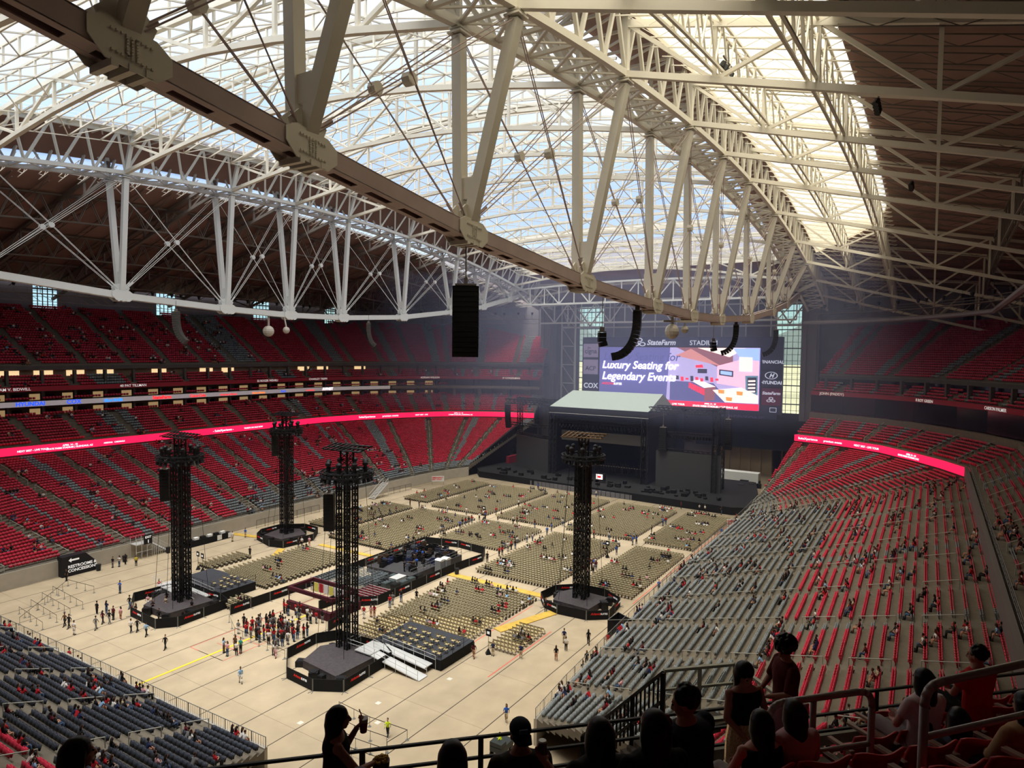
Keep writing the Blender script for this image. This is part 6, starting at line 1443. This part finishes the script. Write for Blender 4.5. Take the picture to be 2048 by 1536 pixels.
def figure(label, s, r, top, face, sit, skin, topc, botc, hair, hairc, head=(0, 0), arms=None, build=1.0, tall=None, sleeves=.5, fine=.011, shirt=True, lean=0):
    H0 = tall or (1.70 if not sit else 1.32); base = G(s, r, top-H0); e = empty('person', base, label, 'person'); e.rotation_euler.z = math.radians(face)
    hip = .93 if not sit else .50; k = (H0-(.77+hip))/1.0
    zs = H0-.30; sh = Vector((lean, 0, zs)); W = .19*build; hy, hp = math.radians(head[0]), math.radians(head[1])
    hc = Vector((lean+.035+.05*math.sin(-hp), 0, H0-.125)); Mh = Matrix.Rotation(hy, 3, 'Z') @ Matrix.Rotation(hp, 3, 'Y')
    def hp_(x, y, z): return hc+Mh @ Vector((x, y, z))
    b = MB()
    tors = [((0, 0, hip-.08), .115*build, .165*build), ((0, 0, hip+.08), .105*build, .15*build), ((lean*.5, 0, (hip+zs)/2+.02), .105*build, .14*build), ((lean*.9, 0, zs-.10), .115*build, W*.92), ((lean, 0, zs), .085*build, W*.86), ((lean, 0, zs+.045), .06, .09), ((lean+.01, 0, zs+.10), .052, .054)]
    b.loft([(c, rx, ry, X3, Y3) for c, rx, ry in tors], n=16)
    b.tube(sh+Vector((.01, 0, .06)), hc-Vector((0.01, 0, .07)), .054, .052, n=12)
    # head: skull, jaw, nose, lips, brow, ears
    for c, rr in (((-.015, 0, .02), (.095, .074, .098)), ((.035, 0, -.035), (.062, .058, .078)), ((.055, 0, -.085), (.03, .032, .026))):
        q = MB(); q.ball((0, 0, 0), rr, 14, 9); b.raw([hp_(v[0]+c[0], v[1]+c[1], v[2]+c[2]) for v in q.v], q.f)
    b.tube(hp_(.088, 0, .012), hp_(.112, 0, -.03), .009, .016, n=7); b.ball(hp_(.108, 0, -.032), .014, 7, 5)
    b.tube(hp_(.086, -.022, -.062), hp_(.086, .022, -.062), .008, n=6); b.tube(hp_(.078, -.04, .028), hp_(.078, .04, .028), .011, n=6)
    for y in (-1, 1):
        q = MB(); q.ball((0, 0, 0), (.02, .010, .03), 8, 6); b.raw([hp_(v[0]-.01, v[1]+y*.078, v[2]-.01) for v in q.v], q.f)
    if sit:
        for y in (-1, 1): b.tube((0, y*.09, hip), (.43, y*.12, hip+.05), .088, .062, n=12); b.ball((.43, y*.12, hip+.05), .062); b.tube((.43, y*.12, hip+.05), (.47, y*.12, .08), .058, .04, n=10); b.tube((.42, y*.12, .04), (.64, y*.13, .035), .045, .04, n=8)
    else:
        for y in (-1, 1): b.tube((0, y*.085, hip), (.02, y*.09, .5), .092, .062, n=12); b.ball((.02, y*.09, .5), .062); b.tube((.02, y*.09, .5), (0, y*.1, .08), .06, .038, n=10); b.tube((-.05, y*.1, .04), (.19, y*.11, .035), .045, .04, n=8)
    A = arms or [((.08, .25, -.27), (.26, .10, -.36)), ((.08, -.25, -.27), (.26, -.10, -.36))]
    C = MB()
    for y, (el, ha) in zip((1, -1), A):
        S0 = sh+Vector((0, y*W*.92, -.035)); E_ = sh+Vector(el); Hn = sh+Vector(ha); b.ball(S0, .056*build, 8, 6)
        arm_hand(b, S0, E_, Hn, .047*build, (Hn-E_).normalized()*.8+Vector((.3, 0, .1)), -1 if y > 0 else 1, (0, 0, 1))
        if sleeves > 0:
            C.ball(S0, .066*build, 8, 6); C.tube(S0, S0.lerp(E_, min(1, sleeves)), .064*build, .058*build, n=12)
            if sleeves > 1: C.ball(E_, .055*build, 8, 6); C.tube(E_, E_.lerp(Hn, .92), .053*build, .042*build, n=12)
    body = b.build('body', skin, e); remesh(body, fine)
    C.loft([(c, rx*1.13+.008, ry*1.1+.008, X3, Y3) for c, rx, ry in tors[1 if not sit else 0:(6 if sleeves > 0 else 5)]], n=16)
    cl = C.build('shirt', topc, e); remesh(cl, .013)
    Bt = MB()
    if botc == 'sequin':
        Bt.loft([((0, 0, hip+.10), .128, .165, X3, Y3), ((0, 0, hip-.1), .15, .20, X3, Y3), ((.01, 0, hip-.34), .15, .21, X3, Y3)], n=20); bo = Bt.build('skirt', mat('sequin_gold', (214, 176, 140), .25, metal=.6, noise=.6, nscale=90), e)
    else:
        Bt.loft([((0, 0, hip-.12), .13*build, .18*build, X3, Y3), ((0, 0, hip+.06), .118*build, .165*build, X3, Y3)], n=16)
        for y in (-1, 1):
            if sit: Bt.tube((0, y*.09, hip), (.45, y*.12, hip+.05), .1, .074, n=12); Bt.ball((.45, y*.12, hip+.05), .074); Bt.tube((.45, y*.12, hip+.05), (.48, y*.12, .12), .07, .05, n=10)
            else: Bt.tube((0, y*.085, hip), (.02, y*.09, .5), .105, .075, n=12); Bt.tube((.02, y*.09, .5), (0, y*.1, .1), .073, .055, n=10)
        bo = Bt.build('trousers', botc, e); remesh(bo, .014)
    h = MB()
    def hb(c, rr, n_=14, m_=9):
        q = MB(); q.ball((0, 0, 0), rr, n_, m_); h.raw([hp_(v[0]+c[0], v[1]+c[1], v[2]+c[2]) for v in q.v], q.f)
    rnd = random.Random(len(label))
    if hair == 'curly':
        hb((-.025, 0, .05), (.118, .104, .115))
        for i in range(120):
            a_ = rnd.uniform(0, 2*PI); v_ = rnd.uniform(-.25, 1); c = Vector((math.cos(a_)*math.sqrt(max(0, 1-v_*v_))*.128-.03, math.sin(a_)*math.sqrt(max(0, 1-v_*v_))*.118, v_*.13+.05))
            if c.x > .06 and c.z < .07: continue
            hb(c, (.027,)*3, 6, 5)
    elif hair == 'short':
        hb((-.03, 0, .035), (.098, .085, .095))
        for i in range(70):
            a_ = rnd.uniform(-2.5, 2.5)+PI; v_ = rnd.uniform(-.2, 1); w_ = math.sqrt(max(0, 1-v_*v_)); c = Vector((math.cos(a_)*.088*w_-.03, math.sin(a_)*.076*w_, v_*.092+.035)); hb(c, (.022, .018, .02), 6, 5)
    elif hair == 'cap':
        hb((-.03, 0, .01), (.092, .08, .08)); 
    else:
        L_ = {'long': .48, 'mid': .30, 'bob': .22}[hair]
        hb((-.022, 0, .032), (.104, .088, .098)); hb((-.05, 0, -.03), (.085, .088, .10))
        n_ = 30
        for i in range(n_):
            a_ = PI*.38+(2*PI-2*PI*.38)*i/(n_-1); dx, dy = math.cos(a_), math.sin(a_); p0 = hp_(dx*.085-.03, dy*.08, .05); l_ = L_*rnd.uniform(.85, 1.05)
            P = [hp_(dx*.03-.03, dy*.03, .105), hp_(dx*.088-.028, dy*.078, .04), hp_(dx*.09-.03, dy*.084, -.06), Vector((hc.x+dx*.065-.05, hc.y+dy*.074, hc.z-.13)), Vector((hc.x+dx*.07-.085+rnd.uniform(-.01, .01), hc.y+dy*.105+rnd.uniform(-.015, .015), hc.z-.05-l_))]
            for (a0, a1), (r0, r1) in zip(zip(P, P[1:]), ((.018, .022), (.022, .024), (.024, .024), (.024, .008))): h.tube(a0, a1, r0, r1, n=7)
    ho = h.build('hair', hairc, e); remesh(ho, .009)
    ey = MB(); [ey.ball(hp_(.084, y*.028, .008), .009, 8, 6) for y in (-1, 1)]; ey.build('eyes', BLK2, e, smooth=True)
    return e, hp_, sh
HB = mat('hair_black', (14, 10, 10), .4); HBR = mat('hair_brown', (30, 18, 16), .4)
blk_t = mat('cloth_black', (16, 15, 17), .85); olive = mat('cloth_olive', (44, 38, 28), .9); maroon = mat('cloth_maroon', (96, 20, 26), .85); pinkt = mat('cloth_pale_pink', (206, 164, 172), .9)
whitet = mat('cloth_white', (232, 212, 216), .9); navyt = mat('cloth_navy', (22, 28, 42), .85); denim = mat('cloth_denim', (84, 100, 124), .9); tan = mat('cloth_tan', (176, 140, 104), .9); redt = mat('cloth_red', (190, 26, 28), .85); grt = mat('cloth_grey', (170, 164, 166), .9)
SK2 = mat('skin_shade', (176, 122, 104), .55)
OUT = 45  # facing the field
def child(par, name, mb, mt, **k): return mb.build(name, mt, par, **k)
eA, hA, shA = figure('person with long black hair in profile holding a red drink and a popcorn bucket', 6.6, -.25, 31.5, -45+8, False, SK2, blk_t, blk_t, 'long', HB, (0, 4), [((.14, .22, -.22), (.22, .12, -.02)), ((.18, -.20, -.28), (.36, -.02, -.34))], sleeves=0, fine=.0065, tall=1.64)
p = shA+Vector((.28, .10, -.0)); wp = eA.matrix_basis @ p if False else Matrix.Translation(eA.location) @ Matrix.Rotation(math.radians(-37), 4, 'Z') @ p
c = empty('drink_cup', wp, 'clear plastic cup of red drink held up by the person with long hair', 'cup')
m = MB(); m.tube((0, 0, -.07), (0, 0, .04), .034, .044, n=16); m.build('drink', mat('drink_red', (150, 40, 44), .3), c); m = MB(); m.tube((0, 0, .04), (0, 0, .075), .045, .047, n=16); m.build('cup_rim', mat('cup_clear', (206, 190, 190), .2), c); m = MB(); m.tube((0, 0, .05), (-.03, .03, .17), .006, n=6); m.build('straw', mat('straw_red', (190, 40, 50), .4), c)
p = Matrix.Translation(eA.location) @ Matrix.Rotation(math.radians(-37), 4, 'Z') @ (shA+Vector((.44, .0, -.40)))
c = empty('popcorn_bucket', p, 'red popcorn bucket full of yellow popcorn at the lower left', 'bucket')
m = MB(); m.tube((0, 0, -.14), (0, 0, .06), .07, .09, n=18); m.build('bucket', mat('bucket_red', (88, 20, 26), .5), c)
m = MB()
for i in range(60): a_ = R.uniform(0, 2*PI); q = R.uniform(0, .08); m.ball((math.cos(a_)*q, math.sin(a_)*q, .065+.03*(1-q/.08)+R.uniform(0, .01)), .013, 6, 4)
m.build('popcorn', mat('popcorn', (206, 164, 70), .7), c, kind='stuff')
eB, hB, sB = figure('person in a dark baseball cap and olive jacket seen from behind', 5.15, 1.27, 31.98, OUT, True, SK2, olive, blk_t, 'cap', HB, (0, 0), sleeves=1.2, build=1.12)
m = MB(); q = MB(); q.ball((0, 0, 0), (.108, .092, .085), 16, 10); m.raw([hB(v[0]-.01, v[1], max(v[2], -.02)+.055) for v in q.v], q.f); m.build('cap', mat('cap_navy', (20, 24, 40), .8), eB, smooth=True)
m = MB(); m.loft([(hB(-.08, 0, .03), .075, .012, Mx, Vector((0, 0, 1))) for Mx in (Y3,)]+[(hB(-.17, 0, .005), .06, .01, Y3, Vector((0, 0, 1)))], n=12); m.build('cap_brim', mat('cap_navy', (0, 0, 0)), eB)
m = MB(); m.box(hB(-.118, 0, .085), (.012, .07, .035)); m.build('cap_patch', mat('cap_patch', (90, 104, 140), .7), eB)
figure('person with straight black hair at the bottom centre, only the top of the head showing', 4.37, .60, 32.35, OUT, True, SK2, blk_t, blk_t, 'mid', HB)
eD, hD, sD = figure('person with long black hair holding up a drinks can', 4.15, 1.58, 32.52, OUT, True, SK2, blk_t, blk_t, 'long', HB, arms=[((.10, .24, -.20), (.22, .32, -.10)), ((.08, -.25, -.27), (.26, -.1, -.36))], sleeves=.5, fine=.0065)
p = Matrix.Translation(eD.location) @ Matrix.Rotation(math.radians(OUT), 4, 'Z') @ (sD+Vector((.28, .33, -.03))); c = empty('drinks_can', p, 'silver drinks can held beside the person with long black hair', 'can')
m = MB(); m.tube((0, 0, -.07), (0, 0, .05), .032, n=16); m.build('can_body', mat('can', (120, 90, 96), .3, metal=.6), c); m = MB(); m.tube((0, 0, .05), (0, 0, .06), .032, .026, n=16); m.build('can_top', ALU, c)
eE, hE, sE = figure('person with very long black hair and a red flower, large at the bottom centre', 3.9, 1.86, 32.68, OUT, True, SK2, blk_t, blk_t, 'long', HB, (15, 0))
m = MB(); [m.ball(hE(-.04+.02*math.cos(k), -.085, .03+.025*math.sin(k*1.7)), .026, 8, 6) for k in range(6)]; m.build('red_flower', mat('flower', (120, 18, 24), .7), eE, smooth=True)
figure('broad person with short dark hair looking down, in a navy shirt', 4.21, 2.3, 32.62, OUT+25, True, SK2, navyt, denim, 'short', HB, (25, 22), sleeves=.9, build=1.22, lean=.06)
figure('person in a black top and gold sequin skirt standing by the steps', 6.27, 4.02, 31.7, OUT+180, False, SK2, blk_t, 'sequin', 'long', HB, (0, 30), [((.04, .24, -.26), (.08, .20, -.50)), ((.06, -.24, -.26), (.16, -.1, -.42))], sleeves=0, tall=1.66)
figure('tall person with curly hair in a maroon shirt standing with bowed head', 7.05, 5.08, 31.52, OUT+80, False, SK2, maroon, blk_t, 'curly', HB, (10, 30), sleeves=.95, tall=1.84, build=1.12)
figure('seated person with long black hair and bare shoulder behind the handrail', 4.9, 3.32, 31.98, OUT, True, mat('skin_pale', (206, 152, 142), .55), blk_t, grt, 'long', HB, sleeves=0)
figure('seated person with dark brown hair in a pale pink hoodie', 4.93, 3.66, 32.02, OUT, True, SK2, pinkt, grt, 'long', HBR, sleeves=1.2)
eK, hK, sK = figure('seated person in a white T-shirt with a black bag strap', 5.43, 5.5, 31.88, OUT, True, mat('skin_pale', (0, 0, 0)), whitet, grt, 'mid', HB, sleeves=.6)
m = MB(); m.beam(sK+Vector((-.10, .07, .03)), Vector((-.135, .02, .66)), .03, .012, up=(1, 0, 0)); m.build('bag_strap', blk_t, eK)
figure('seated person with a long dark braid in a denim jacket', 4.94, 5.4, 31.75, OUT-20, True, SK2, denim, denim, 'long', HB, (-10, 10), sleeves=1.2)
figure('seated person in a red shirt at the right edge', 6.1, 6.9, 31.7, OUT, True, SK2, redt, blk_t, 'short', HB, (20, 10), sleeves=.6)
figure('seated person in a tan hoodie at the lower right corner', 4.35, 5.45, 32.2, OUT, True, SK2, tan, denim, 'mid', HB, (0, 10), sleeves=1.2, build=1.1)
figure('person with long dark hair in profile at the lower left corner', 5.3, -2.05, 32.15, OUT-50, False, SK2, blk_t, blk_t, 'mid', HBR, (-10, 4), sleeves=.5, tall=1.68)
figure('person with brown hair low at the bottom, left of the capped person', 4.9, -.02, 31.9, OUT, True, SK2, blk_t, blk_t, 'bob', HBR)
